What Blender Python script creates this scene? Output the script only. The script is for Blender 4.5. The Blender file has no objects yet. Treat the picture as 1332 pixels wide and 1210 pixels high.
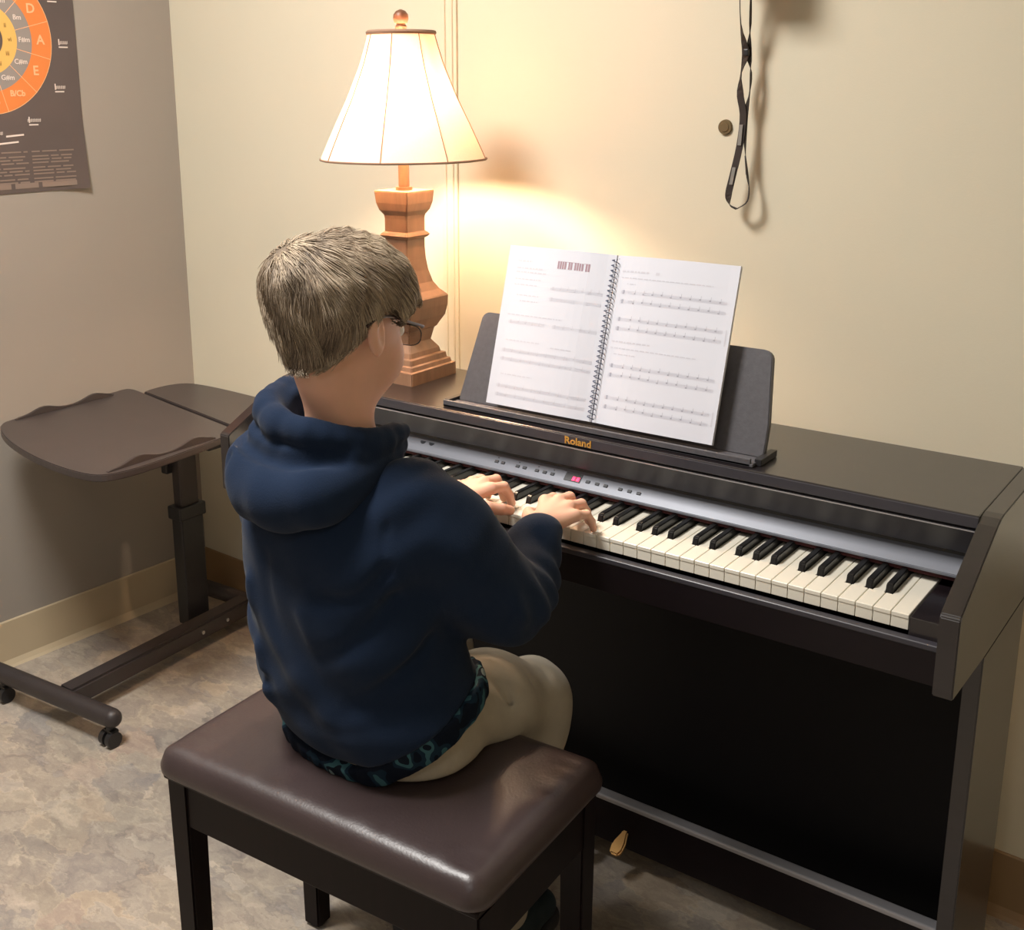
import bpy, bmesh, math, random
import numpy as np
from mathutils import Vector, Matrix, Euler
R = math.radians
PI = math.pi
random.seed(7); np.random.seed(7)
sc = bpy.context.scene
COL = sc.collection

# ---------------------------------------------------------------- camera, world, lights, exposure
cam_d = bpy.data.cameras.new('camera'); cam = bpy.data.objects.new('camera', cam_d); COL.objects.link(cam)
sc.camera = cam
CY, CP, CR = R(-36.7566), R(14.318), R(-0.2808)
_f = Vector((math.sin(CY)*math.cos(CP), math.cos(CY)*math.cos(CP), -math.sin(CP)))
_r = Vector((math.cos(CY), -math.sin(CY), 0)); _u = _r.cross(_f)
_r2 = math.cos(CR)*_r + math.sin(CR)*_u; _u2 = -math.sin(CR)*_r + math.cos(CR)*_u
cam.matrix_world = Matrix(((_r2.x, _u2.x, -_f.x, .3738), (_r2.y, _u2.y, -_f.y, -1.4418), (_r2.z, _u2.z, -_f.z, 1.4031), (0, 0, 0, 1)))
cam_d.sensor_width = 36; cam_d.sensor_fit = 'HORIZONTAL'
cam_d.lens = 1506.87/1332*36
cam_d.shift_x = (666-616.2)/1332; cam_d.shift_y = -(605-495.593)/1332
cam_d.clip_start = .01

w = bpy.data.worlds.new('world'); sc.world = w; w.use_nodes = True
w.node_tree.nodes['Background'].inputs[0].default_value = (.9, .93, 1, 1)
w.node_tree.nodes['Background'].inputs[1].default_value = .02

def area(name, loc, size, power, col, rot=(0, 0, 0), sy=None):
    d = bpy.data.lights.new(name, 'AREA'); d.energy = power; d.color = col; d.size = size
    if sy: d.shape = 'RECTANGLE'; d.size_y = sy
    o = bpy.data.objects.new(name, d); COL.objects.link(o); o.location = loc; o.rotation_euler = rot
    return o
area('ceiling_panel_light', (-1.2, -.85, 2.56), .5, 50, (1, .97, .93), sy=.6)
area('ceiling_panel_light_rear', (.2, -2.7, 2.56), .6, 8, (.93, .96, 1), sy=1.2)
sc.view_settings.view_transform = 'Standard'; sc.view_settings.look = 'None'
sc.view_settings.gamma = 1; sc.view_settings.use_curve_mapping = False
sc.view_settings.exposure = .35

# ---------------------------------------------------------------- helpers
MATS = {}
def srgb(c):
    return tuple(((v/255)/12.92 if v/255 <= .04045 else ((v/255+.055)/1.055)**2.4) for v in c)+(1,)
def mat(name, col, rough=.5, metal=0, noise=0, nscale=20, bump=0, bscale=200, spec=.5, coat=0, sheen=0, stretch=None, sss=0, emis=None, es=0):
    m = bpy.data.materials.new(name); m.use_nodes = True; nt = m.node_tree; N = nt.nodes; L = nt.links
    b = N['Principled BSDF']; c = srgb(col)
    b.inputs['Roughness'].default_value = rough; b.inputs['Metallic'].default_value = metal
    b.inputs['Specular IOR Level'].default_value = spec
    b.inputs['Coat Weight'].default_value = coat; b.inputs['Coat Roughness'].default_value = .15
    b.inputs['Sheen Weight'].default_value = sheen
    if sss: b.inputs['Subsurface Weight'].default_value = sss; b.inputs['Subsurface Radius'].default_value = (.012, .004, .002)
    if emis: b.inputs['Emission Color'].default_value = srgb(emis); b.inputs['Emission Strength'].default_value = es
    tc = N.new('ShaderNodeTexCoord'); mp = N.new('ShaderNodeMapping'); L.new(tc.outputs['Object'], mp.inputs[0])
    if stretch: mp.inputs['Scale'].default_value = stretch
    no = N.new('ShaderNodeTexNoise'); no.inputs['Scale'].default_value = nscale; no.inputs['Detail'].default_value = 6
    L.new(mp.outputs[0], no.inputs[0])
    rp = N.new('ShaderNodeValToRGB'); k = noise
    rp.color_ramp.elements[0].position = .3; rp.color_ramp.elements[1].position = .7
    rp.color_ramp.elements[0].color = tuple(v*(1-k) for v in c[:3])+(1,)
    rp.color_ramp.elements[1].color = tuple(min(1, v*(1+k)) for v in c[:3])+(1,)
    L.new(no.outputs[0], rp.inputs[0]); L.new(rp.outputs[0], b.inputs['Base Color'])
    if bump:
        n2 = N.new('ShaderNodeTexNoise'); n2.inputs['Scale'].default_value = bscale; n2.inputs['Detail'].default_value = 4
        L.new(mp.outputs[0], n2.inputs[0])
        bp = N.new('ShaderNodeBump'); bp.inputs['Strength'].default_value = bump; bp.inputs['Distance'].default_value = .002
        L.new(n2.outputs[0], bp.inputs['Height']); L.new(bp.outputs[0], b.inputs['Normal'])
    MATS[name] = m
    return m

def link(name, me, parent=None):
    o = bpy.data.objects.new(name, me); COL.objects.link(o)
    if parent: o.parent = parent
    return o
def tag(o, label=None, cat=None, group=None, kind=None):
    if label: o['label'] = label
    if cat: o['category'] = cat
    if group: o['group'] = group
    if kind: o['kind'] = kind
    return o
def empty(name, loc, label, cat, group=None, rz=0):
    o = bpy.data.objects.new(name, None); COL.objects.link(o); o.location = loc; o.rotation_euler.z = rz
    o.empty_display_size = .05
    return tag(o, label, cat, group)
def plabel(o, label): o['label'] = label; return o
def setm(me, m, smooth=False):
    me.materials.append(m)
    if smooth:
        me.polygons.foreach_set('use_smooth', [True]*len(me.polygons))
    me.update()
def pyd(name, V, F, m, parent=None, smooth=False):
    me = bpy.data.meshes.new(name); me.from_pydata([tuple(v) for v in V], [], [tuple(f) for f in F]); setm(me, m, smooth)
    return link(name, me, parent)
class B:
    """collects shapes into one bmesh"""
    def __init__(s): s.bm = bmesh.new()
    def box(s, x0, x1, y0, y1, z0, z1, bev=.0, seg=2):
        t = bmesh.new(); bmesh.ops.create_cube(t, size=1)
        for v in t.verts:
            v.co = Vector(((x0+x1)/2+v.co.x*(x1-x0), (y0+y1)/2+v.co.y*(y1-y0), (z0+z1)/2+v.co.z*(z1-z0)))
        if bev: bmesh.ops.bevel(t, geom=t.edges[:], offset=bev, segments=seg, affect='EDGES', profile=.5)
        s._add(t); return s
    def _add(s, t, M_=None):
        if M_ is not None: bmesh.ops.transform(t, matrix=M_, verts=t.verts)
        me = bpy.data.meshes.new('t'); t.to_mesh(me); t.free(); s.bm.from_mesh(me); bpy.data.meshes.remove(me)
    def prism(s, pts, axis, a0, a1, bev=0, seg=2):
        """pts 2-D outline extruded along axis ('x','y','z') from a0 to a1"""
        def mk(p, a): return {'x': (a, p[0], p[1]), 'y': (p[0], a, p[1]), 'z': (p[0], p[1], a)}[axis]
        t = bmesh.new(); A = [t.verts.new(mk(p, a0)) for p in pts]; Bv = [t.verts.new(mk(p, a1)) for p in pts]
        t.faces.new(A); t.faces.new(Bv[::-1]); n = len(pts)
        for i in range(n): t.faces.new((A[i], Bv[i], Bv[(i+1) % n], A[(i+1) % n]))
        bmesh.ops.recalc_face_normals(t, faces=t.faces[:])
        if bev: bmesh.ops.bevel(t, geom=[e for e in t.edges if e.calc_face_angle(0) > .4], offset=bev, segments=seg, affect='EDGES')
        s._add(t); return s
    def cyl(s, p0, p1, r0, r1=None, n=16, cap=True):
        p0 = Vector(p0); p1 = Vector(p1); r1 = r0 if r1 is None else r1
        t = bmesh.new(); bmesh.ops.create_cone(t, cap_ends=cap, segments=n, radius1=r0, radius2=r1, depth=(p1-p0).length)
        q = (p1-p0).to_track_quat('Z', 'Y').to_matrix().to_4x4()
        s._add(t, Matrix.Translation((p0+p1)/2) @ q); return s
    def sph(s, c, r, sx=1, sy=1, sz=1, n=16):
        t = bmesh.new(); bmesh.ops.create_uvsphere(t, u_segments=n, v_segments=n//2, radius=r)
        s._add(t, Matrix.Translation(c) @ Matrix.Diagonal((sx, sy, sz, 1))); return s
    def lathe(s, prof, c, n=32, sq=False, rot=0, close=False):
        """prof list of (z, r)"""
        t = bmesh.new(); rings = []
        for z, r in prof:
            rings.append([t.verts.new((c[0]+r*math.cos(rot+2*PI*i/n), c[1]+r*math.sin(rot+2*PI*i/n), z)) for i in range(n)])
        for a, b in zip(rings, rings[1:]):
            for i in range(n): t.faces.new((a[i], a[(i+1) % n], b[(i+1) % n], b[i]))
        if close: t.faces.new(rings[0]); t.faces.new(rings[-1])
        bmesh.ops.recalc_face_normals(t, faces=t.faces[:]); s._add(t); return s
    def tube(s, pts, r, n=6, closed=False):
        t = bmesh.new(); rings = []; P_ = [Vector(p) for p in pts]; up = Vector((.13, .27, .95)).normalized(); m = len(P_)
        for i, p in enumerate(P_):
            d = (P_[(i+1) % m]-P_[i-1]) if closed else (P_[min(i+1, m-1)]-P_[max(i-1, 0)])
            d.normalize(); a = d.cross(up).normalized(); b = d.cross(a)
            rr = r[i] if isinstance(r, (list, tuple)) else r
            rings.append([t.verts.new(p+rr*(math.cos(2*PI*k/n)*a+math.sin(2*PI*k/n)*b)) for k in range(n)])
        for i in range(m if closed else m-1):
            a, b = rings[i], rings[(i+1) % m]
            for k in range(n): t.faces.new((a[k], a[(k+1) % n], b[(k+1) % n], b[k]))
        if not closed: t.faces.new(rings[0]); t.faces.new(rings[-1])
        bmesh.ops.recalc_face_normals(t, faces=t.faces[:]); s._add(t); return s
    def xf(s, M_): bmesh.ops.transform(s.bm, matrix=M_, verts=s.bm.verts); return s
    def obj(s, name, m, parent=None, smooth=False, off=None):
        me = bpy.data.meshes.new(name)
        if off is not None: bmesh.ops.translate(s.bm, vec=-Vector(off), verts=s.bm.verts)
        if smooth:
            for f in s.bm.faces: f.smooth = True
            for e in s.bm.edges:
                if len(e.link_faces) == 2 and e.calc_face_angle(0) > R(38): e.smooth = False
        s.bm.to_mesh(me); s.bm.free(); me.materials.append(m)
        return link(name, me, parent)
def ribbon(name, pts, dirs, wd, th, m, parent=None):
    """flat strap: centre points, width directions"""
    V = []; F = []
    for i, (p, d) in enumerate(zip(pts, dirs)):
        p = Vector(p); d = Vector(d).normalized(); t = (Vector(pts[min(i+1, len(pts)-1)])-Vector(pts[max(i-1, 0)])).normalized()
        nn = t.cross(d).normalized()
        for a, b in ((-1, -1), (1, -1), (1, 1), (-1, 1)): V.append(p+d*wd/2*a+nn*th/2*b)
    for i in range(len(pts)-1):
        for k in range(4): F.append((i*4+k, i*4+(k+1) % 4, i*4+4+(k+1) % 4, i*4+4+k))
    F.append((0, 1, 2, 3)); e = (len(pts)-1)*4; F.append((e+3, e+2, e+1, e))
    return pyd(name, V, F, m, parent)
def text_mesh(name, body, size, m, parent=None, M_=None, ext=.0004, align='CENTER', shear=0, bold=0):
    cu = bpy.data.curves.new('txt', 'FONT'); cu.body = body; cu.size = size; cu.extrude = ext; cu.align_x = align; cu.align_y = 'CENTER'
    cu.shear = shear; cu.offset = bold; cu.resolution_u = 3
    t = bpy.data.objects.new('txt', cu); COL.objects.link(t)
    me = bpy.data.meshes.new_from_object(t.evaluated_get(bpy.context.evaluated_depsgraph_get()))
    bpy.data.objects.remove(t); bpy.data.curves.remove(cu)
    me.name = name
    if M_ is not None: me.transform(M_)
    me.materials.clear(); me.materials.append(m)
    return link(name, me, parent)
def spline(pts, n):
    """Catmull-Rom through pts"""
    P_ = [np.array(p, float) for p in pts]; P_ = [2*P_[0]-P_[1]]+P_+[2*P_[-1]-P_[-2]]; out = []
    m = len(P_)-3
    for k in range(n):
        u = k/(n-1)*m; i = min(int(u), m-1); t = u-i
        a, b, c, d = P_[i:i+4]
        out.append(.5*((2*b)+(c-a)*t+(2*a-5*b+4*c-d)*t*t+(3*b-a-3*c+d)*t**3))
    return [tuple(p) for p in out]

# ---------------------------------------------------------------- materials
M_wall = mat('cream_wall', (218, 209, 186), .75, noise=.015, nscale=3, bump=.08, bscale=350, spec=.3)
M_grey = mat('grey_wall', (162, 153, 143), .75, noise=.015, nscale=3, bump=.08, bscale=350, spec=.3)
M_ceil = mat('ceiling_white', (225, 222, 212), .9, noise=.03, nscale=60)
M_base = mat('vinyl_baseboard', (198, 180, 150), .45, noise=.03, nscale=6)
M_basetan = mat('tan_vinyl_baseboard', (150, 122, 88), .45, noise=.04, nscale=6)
M_piano = mat('dark_rosewood_veneer', (25, 19, 22), .30, noise=.22, nscale=14, stretch=(.6, 6, 6), bump=.02, spec=.8, coat=.45)
M_pianofr = mat('satin_dark_fascia', (60, 58, 64), .38, noise=.06, nscale=30, spec=.5)
M_silver = mat('silver_control_panel', (122, 125, 134), .36, metal=.2, noise=.03)
M_white = mat('ivory_key', (238, 232, 216), .28, noise=.02)
M_black = mat('black_key', (28, 27, 27), .3, noise=.08)
M_knee = mat('black_knee_panel', (17, 16, 20), .5, spec=.25)
M_railm = mat('pale_metal_rail', (190, 188, 192), .32, metal=.5)
M_satin = mat('dark_satin_front', (20, 13, 17), .4, spec=.3, noise=.15, nscale=14, stretch=(.6, 6, 6))
M_felt = mat('dark_red_felt', (70, 30, 32), .95, noise=.1, nscale=200)
M_gold = mat('gold_logo', (214, 168, 84), .35, metal=.5, noise=.03)
M_brass = mat('brass_pedal', (196, 150, 92), .3, metal=.9, noise=.05)
M_plastic = mat('matte_black_plastic', (40, 38, 40), .45, noise=.06)
M_btn = mat('grey_button', (52, 53, 58), .5, noise=.04)
M_led = mat('red_led', (255, 60, 120), .4, emis=(255, 40, 90), es=1.2)
M_rest = mat('music_rest_black', (88, 86, 90), .5, noise=.1, nscale=120, bump=.1, bscale=300)
M_paper = mat('white_paper', (216, 217, 226), .7, noise=.008)
M_ink = mat('grey_ink', (172, 172, 184), .8)
M_inkl = mat('pale_ink', (206, 205, 214), .8)
M_inkp = mat('pinkish_ink', (168, 140, 150), .8)
M_coil = mat('dark_plastic_coil', (62, 72, 98), .35)
M_wood = mat('carved_wood_lamp', (152, 114, 88), .42, noise=.2, nscale=10, stretch=(5, 5, 1), bump=.05)
M_woodl = mat('lamp_pole_wood', (112, 72, 50), .4, noise=.1, nscale=10)
M_leather = mat('brown_leatherette', (62, 50, 50), .36, noise=.08, nscale=8, bump=.12, bscale=260, spec=.6)
M_mahog = mat('dark_mahogany', (18, 8, 9), .45, noise=.3, nscale=9, stretch=(6, 6, .6), spec=.18)
M_table = mat('brown_laminate_top', (66, 58, 56), .36, noise=.06, nscale=14)
M_tsteel = mat('dark_brown_steel', (52, 46, 46), .45, noise=.05)
M_tblack = mat('black_steel', (32, 31, 33), .4, noise=.05)
M_chrome = mat('chrome_bolt', (205, 203, 200), .25, metal=.9)
M_strap = mat('black_strap', (42, 32, 28), .7, noise=.1, nscale=80)
M_strapg = mat('grey_strap_print', (128, 124, 118), .7, noise=.1, nscale=60)
M_plug = mat('bronze_plug', (110, 92, 62), .5, metal=.3)
M_skin = mat('skin', (230, 180, 154), .5, noise=.05, nscale=20, sss=.25, spec=.35)
M_lip = mat('lip', (196, 120, 108), .45, sss=.1)
M_eye = mat('eye_white', (235, 232, 228), .15)
M_iris = mat('iris', (70, 80, 84), .15)
M_frame = mat('dark_brown_frame', (48, 28, 24), .3)
M_khaki = mat('khaki_cotton', (172, 162, 144), .85, noise=.05, nscale=40, bump=.2, bscale=600, sheen=.1)
M_shoe = mat('dark_teal_shoe', (34, 48, 56), .6, noise=.15, nscale=30)
M_sole = mat('shoe_sole', (52, 52, 56), .7)

def fabric_navy():
    m = mat('navy_fleece', (25, 39, 61), .92, noise=.1, nscale=9, bump=.25, bscale=500, sheen=.06, spec=.15)
    return m
M_navy = fabric_navy()
M_navyin = mat('navy_sleeve', (40, 44, 66), .92, noise=.08, nscale=9, bump=.25, bscale=500, sheen=.06, spec=.15)
def camo():
    m = mat('dark_teal_camouflage', (14, 22, 34), .85, spec=.15); nt = m.node_tree; N = nt.nodes; L = nt.links
    b = N['Principled BSDF']; tc = N.new('ShaderNodeTexCoord'); v = N.new('ShaderNodeTexNoise'); v.inputs['Scale'].default_value = 26; v.inputs['Detail'].default_value = 1.5
    L.new(tc.outputs['Object'], v.inputs[0]); rp = N.new('ShaderNodeValToRGB'); rp.color_ramp.interpolation = 'CONSTANT'
    e = rp.color_ramp.elements; e[0].position = 0; e[0].color = srgb((14, 22, 36)); e[1].position = .5; e[1].color = srgb((26, 46, 62))
    x = e.new(.57); x.color = srgb((62, 100, 108)); x = e.new(.64); x.color = srgb((20, 28, 40)); x = e.new(.71); x.color = srgb((120, 136, 136))
    L.new(v.outputs[0], rp.inputs[0]); L.new(rp.outputs[0], b.inputs['Base Color']); return m
M_camo = camo()
def hairmat():
    m = bpy.data.materials.new('brown_blond_hair'); m.use_nodes = True; nt = m.node_tree; N = nt.nodes; L = nt.links
    b = N['Principled BSDF']; b.inputs['Roughness'].default_value = .5; b.inputs['Specular IOR Level'].default_value = .35
    at = N.new('ShaderNodeAttribute'); at.attribute_name = 'tone'
    rp = N.new('ShaderNodeValToRGB'); rp.color_ramp.elements[0].color = srgb((98, 84, 72)); rp.color_ramp.elements[1].color = srgb((212, 194, 168))
    x = rp.color_ramp.elements.new(.5); x.color = srgb((160, 142, 122))
    L.new(at.outputs['Fac'], rp.inputs[0]); L.new(rp.outputs[0], b.inputs['Base Color']); return m
M_hair = hairmat()
def shade_mat():
    m = bpy.data.materials.new('cream_lampshade_fabric'); m.use_nodes = True; nt = m.node_tree; N = nt.nodes; L = nt.links
    for n in list(N): N.remove(n)
    out = N.new('ShaderNodeOutputMaterial'); mx = N.new('ShaderNodeMixShader'); d = N.new('ShaderNodeBsdfDiffuse'); t = N.new('ShaderNodeBsdfTranslucent')
    tc = N.new('ShaderNodeTexCoord'); no = N.new('ShaderNodeTexNoise'); no.inputs['Scale'].default_value = 300
    rp = N.new('ShaderNodeValToRGB'); rp.color_ramp.elements[0].color = srgb((236, 218, 196)); rp.color_ramp.elements[1].color = srgb((246, 230, 210))
    L.new(tc.outputs['Object'], no.inputs[0]); L.new(no.outputs[0], rp.inputs[0])
    L.new(rp.outputs[0], d.inputs[0]); t.inputs[0].default_value = srgb((214, 164, 134)); mx.inputs[0].default_value = .12
    L.new(d.outputs[0], mx.inputs[1]); L.new(t.outputs[0], mx.inputs[2]); L.new(mx.outputs[0], out.inputs[0]); return m
M_shade = shade_mat()
M_trimsh = mat('shade_trim', (150, 118, 96), .8)
def emis(name, col, s):
    m = bpy.data.materials.new(name); m.use_nodes = True; nt = m.node_tree
    b = nt.nodes['Principled BSDF']; b.inputs['Base Color'].default_value = (1, 1, 1, 1)
    b.inputs['Emission Color'].default_value = col; b.inputs['Emission Strength'].default_value = s; return m
M_bulb = emis('lit_bulb', (1, .74, .52, 1), 520)
def lensmat():
    m = bpy.data.materials.new('clear_lens'); m.use_nodes = True; b = m.node_tree.nodes['Principled BSDF']
    b.inputs['Transmission Weight'].default_value = 1; b.inputs['Roughness'].default_value = 0; b.inputs['IOR'].default_value = 1.3; return m
M_lens = lensmat()
def floormat():
    m = bpy.data.materials.new('slate_pattern_sheet_vinyl'); m.use_nodes = True; nt = m.node_tree; N = nt.nodes; L = nt.links
    b = N['Principled BSDF']; b.inputs['Roughness'].default_value = .42; b.inputs['Specular IOR Level'].default_value = .4
    tc = N.new('ShaderNodeTexCoord'); mp = N.new('ShaderNodeMapping'); mp.inputs['Rotation'].default_value = (0, 0, R(25)); mp.inputs['Scale'].default_value = (1, 1.7, 1)
    L.new(tc.outputs['Object'], mp.inputs[0])
    n1 = N.new('ShaderNodeTexNoise'); n1.inputs['Scale'].default_value = 9; n1.inputs['Detail'].default_value = 6; n1.inputs['Roughness'].default_value = .62
    L.new(mp.outputs[0], n1.inputs[0])
    vm = N.new('ShaderNodeVectorMath'); vm.operation = 'MULTIPLY_ADD'; vm.inputs[1].default_value = (.22, .22, .22)
    L.new(n1.outputs['Color'], vm.inputs[0]); L.new(mp.outputs[0], vm.inputs[2])
    v = N.new('ShaderNodeTexVoronoi'); v.inputs['Scale'].default_value = 9; L.new(vm.outputs[0], v.inputs['Vector'])
    sep = N.new('ShaderNodeSeparateColor'); L.new(v.outputs['Color'], sep.inputs[0])
    r1 = N.new('ShaderNodeValToRGB'); r1.color_ramp.interpolation = 'LINEAR'
    cs = [(0, (140, 132, 126)), (.22, (166, 153, 138)), (.42, (142, 138, 138)), (.6, (190, 170, 146)), (.75, (160, 150, 136)), (.9, (194, 182, 168)), (1, (172, 148, 132))]
    e = r1.color_ramp.elements; e[0].color = srgb(cs[0][1]); e[1].position = 1; e[1].color = srgb(cs[-1][1])
    for p_, c_ in cs[1:-1]: x = e.new(p_); x.color = srgb(c_)
    L.new(sep.outputs[0], r1.inputs[0])
    n2 = N.new('ShaderNodeTexNoise'); n2.inputs['Scale'].default_value = 14; n2.inputs['Detail'].default_value = 8; n2.inputs['Roughness'].default_value = .7; n2.inputs['Distortion'].default_value = .6
    L.new(vm.outputs[0], n2.inputs[0])
    r2 = N.new('ShaderNodeValToRGB'); r2.color_ramp.elements[0].position = .3; r2.color_ramp.elements[1].position = .72
    r2.color_ramp.elements[0].color = srgb((100, 94, 96)); r2.color_ramp.elements[1].color = srgb((210, 198, 180))
    x = r2.color_ramp.elements.new(.5); x.color = srgb((158, 149, 138))
    L.new(n2.outputs[0], r2.inputs[0])
    mx = N.new('ShaderNodeMix'); mx.data_type = 'RGBA'; mx.inputs[0].default_value = .5
    L.new(r1.outputs[0], mx.inputs[6]); L.new(r2.outputs[0], mx.inputs[7])
    # light ragged edges between the stones
    v2 = N.new('ShaderNodeTexVoronoi'); v2.feature = 'DISTANCE_TO_EDGE'; v2.inputs['Scale'].default_value = 9; L.new(vm.outputs[0], v2.inputs['Vector'])
    r3 = N.new('ShaderNodeValToRGB'); r3.color_ramp.elements[0].color = (1, 1, 1, 1); r3.color_ramp.elements[0].position = .0; r3.color_ramp.elements[1].color = (0, 0, 0, 1); r3.color_ramp.elements[1].position = .05
    L.new(v2.outputs[0], r3.inputs[0])
    n3 = N.new('ShaderNodeTexNoise'); n3.inputs['Scale'].default_value = 5; L.new(mp.outputs[0], n3.inputs[0])
    r4 = N.new('ShaderNodeValToRGB'); r4.color_ramp.elements[0].color = srgb((104, 96, 96)); r4.color_ramp.elements[1].color = srgb((214, 198, 172)); r4.color_ramp.elements[0].position = .42; r4.color_ramp.elements[1].position = .55
    L.new(n3.outputs[0], r4.inputs[0])
    ml = N.new('ShaderNodeMath'); ml.operation = 'MULTIPLY'; ml.inputs[1].default_value = .28; L.new(r3.outputs[0], ml.inputs[0])
    mx2 = N.new('ShaderNodeMix'); mx2.data_type = 'RGBA'; L.new(ml.outputs[0], mx2.inputs[0]); L.new(mx.outputs[2], mx2.inputs[6]); L.new(r4.outputs[0], mx2.inputs[7])
    L.new(mx2.outputs[2], b.inputs['Base Color'])
    bp = N.new('ShaderNodeBump'); bp.inputs['Strength'].default_value = .15; bp.inputs['Distance'].default_value = .002
    L.new(n2.outputs[0], bp.inputs['Height']); L.new(bp.outputs[0], b.inputs['Normal'])
    return m
M_floor = floormat()

# ---------------------------------------------------------------- room shell (turned a little against the piano)
PH = -.0464
dh = Vector((math.cos(PH), math.sin(PH), 0)); dn = Vector((-math.sin(PH), math.cos(PH), 0))
ROT = Matrix.Rotation(PH, 4, 'Z')
XL, XR, YB, YF, HC = -2.135, 1.7, .49, -3.6, 2.6      # room frame: left, right, back wall, wall behind camera
def room(b, name, m, **k):
    o = b.obj(name, m, **k); o.matrix_world = ROT; tag(o, kind='structure'); return o
room(B().box(XL-.1, XR+.1, YF-.1, YB+.1, -.1, 0), 'floor', M_floor)
room(B().box(XL-.1, XR+.1, YF-.1, YB+.1, HC, HC+.1), 'ceiling', M_ceil)
room(B().box(XL-.1, XR+.1, YB, YB+.1, 0, HC), 'wall_back', M_wall)
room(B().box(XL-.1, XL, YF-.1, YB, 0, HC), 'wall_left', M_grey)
room(B().box(XR, XR+.1, YF-.1, YB, 0, HC), 'wall_right', M_wall)
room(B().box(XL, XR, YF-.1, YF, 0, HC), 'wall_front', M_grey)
def coveprof(s):   # (distance from wall, z)
    return [(0, 0), (.016*s, 0), (.011*s, .006), (.005*s, .018), (.004*s, .118), (.002*s, .121), (0, .121)]
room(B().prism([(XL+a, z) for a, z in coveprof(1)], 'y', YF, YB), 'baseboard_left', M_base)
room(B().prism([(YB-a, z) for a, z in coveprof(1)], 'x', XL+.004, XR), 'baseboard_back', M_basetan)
room(B().prism([(XR-a, z) for a, z in coveprof(1)], 'y', YF, YB-.02), 'baseboard_right', M_base)
b = B(); b.box(-1.212, -1.170, YB-.006, YB, .122, HC, .002); b.box(-1.205, -1.198, YB-.010, YB-.004, .122, HC, .002); b.box(-1.186, -1.178, YB-.010, YB-.004, .122, HC, .002)
room(b, 'trim_1', M_wall)

# round plug in the wall
c = ROT @ Vector((-.549, YB, 1.329))
o = B().cyl((0, 0, 0), (0, -.005, 0), .0135, .0125, 24).obj('wall_plug', M_plug, smooth=True); o.location = c; o.rotation_euler.z = PH
tag(o, 'small round bronze-brown plug set in the cream wall left of the strap', 'wall plug')
plug_rim = B().cyl((0, -.0045, 0), (0, -.0062, 0), .009, .008, 20).obj('plug_cap', M_plug, o, smooth=True)

# ---------------------------------------------------------------- digital piano
KW = .0235; KZ = .735; XA = -1.258     # keys right end x=0, front y=0; left arm outer face
piano = empty('digital_piano', (-.6, .15, 0), 'dark rosewood digital piano with open keyboard against the cream wall', 'piano')
def pb(b, name, m, label=None, parent=None, **k):
    k.setdefault('smooth', False)
    o = b.obj(name, m, parent or piano, off=piano.location if (parent is None) else None, **k)
    if label: o['label'] = label
    return o
PO = -Vector(piano.location)
def sub(b, name, m, parent, **k):      # child of a part whose mesh already sits in piano space
    return b.obj(name, m, parent, off=piano.location, **k)
arm = [(-.0565, .662), (-.0565, .769), (-.053, .773), (.095, .843), (.112, .849), (.128, .851), (.35, .851), (.35, .655), (.1, .655), (.098, .655)]
for x0, x1 in ((.05, .075), (XA, XA+.025)):
    pb(B().prism(arm, 'x', x0, x1, .0015), 'side_arm', M_piano)
for x0, x1 in ((.052, .075), (XA, XA+.023)):
    pb(B().prism([(.1, .0), (.1, .655), (.345, .655), (.345, 0)], 'x', x0, x1, .0015), 'side_panel', M_piano)
pb(B().box(.045, .08, .06, .36, 0, .03, .004), 'foot_rail', M_piano); pb(B().box(XA-.005, XA+.03, .06, .36, 0, .03, .004), 'foot_rail', M_piano)
xi0, xi1 = XA+.025, .05
pb(B().box(xi0, xi1, .100, .355, .834, .851, .002), 'top_panel', M_piano)
pb(B().box(xi0, xi1, .335, .35, .36, .834), 'rear_panel', M_piano)
pb(B().box(xi0, xi1, .30, .315, .06, .655), 'knee_panel', M_knee)
pb(B().box(xi0, xi1, .099, .106, .8335, .849, .001), 'front_fascia', M_pianofr)
pb(B().prism([(.104, .8285), (.106, .8305), (.14, .8305), (.14, .784), (.131, .784), (.128, .7865)], 'x', xi0, xi1, .001), 'sliding_lid', M_pianofr)
pb(B().box(xi0, xi1, .1025, .106, .8262, .8285, .0006), 'lid_edge_strip', M_railm, 'thin bright metal edge strip')
pb(B().box(xi0, xi1, .142, .155, .77, .834), 'lid_backing', M_plastic)
# control panel
cp = pb(B().prism([(.1185, .7500), (.1185, .7545), (.1435, .7765), (.155, .7765), (.155, .750)], 'x', xi0, xi1, .0008), 'control_panel', M_silver)
pb(B().box(xi0, xi1, .122, .155, .7475, .750).box(xi0, xi1, .1225, .123, .744, .7475), 'felt_strip', M_felt)
tl = math.atan2(.022, .025)
def onpanel(x, s=0, w_=.005, h_=.004, d=.0016):
    t = B(); t.box(-w_/2, w_/2, -h_/2, h_/2, -.0005, d, .0005, 1)
    t.xf(Matrix.Translation((x, .1185+.0125+s*math.cos(tl), .7545+.0110+s*math.sin(tl))) @ Matrix.Rotation(tl, 4, 'X')); return t
for x in (-.750, -.7366, -.7056, -.6911, -.6656, -.6498, -.6343, -.5644, -.5465, -.5304, -.5029, -.4858, -.4689):
    bt = sub(onpanel(x, -.002, .0075, .0052), 'button', M_btn, cp)
    sub(onpanel(x, .006, .003, .0016, .0006), 'button_light', M_plastic, cp) if x in (-.750, -.7056, -.6656, -.6343) else None
dsp = sub(onpanel(-.594, .0005, .032, .0165, .0008), 'display', M_plastic, cp)
cp2 = sub(onpanel(-.5915, -.002, .006, .008, .0016), 'red_digit', M_led, cp); sub(onpanel(-.5835, -.002, .006, .008, .0016), 'red_digit', M_led, cp)
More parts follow.
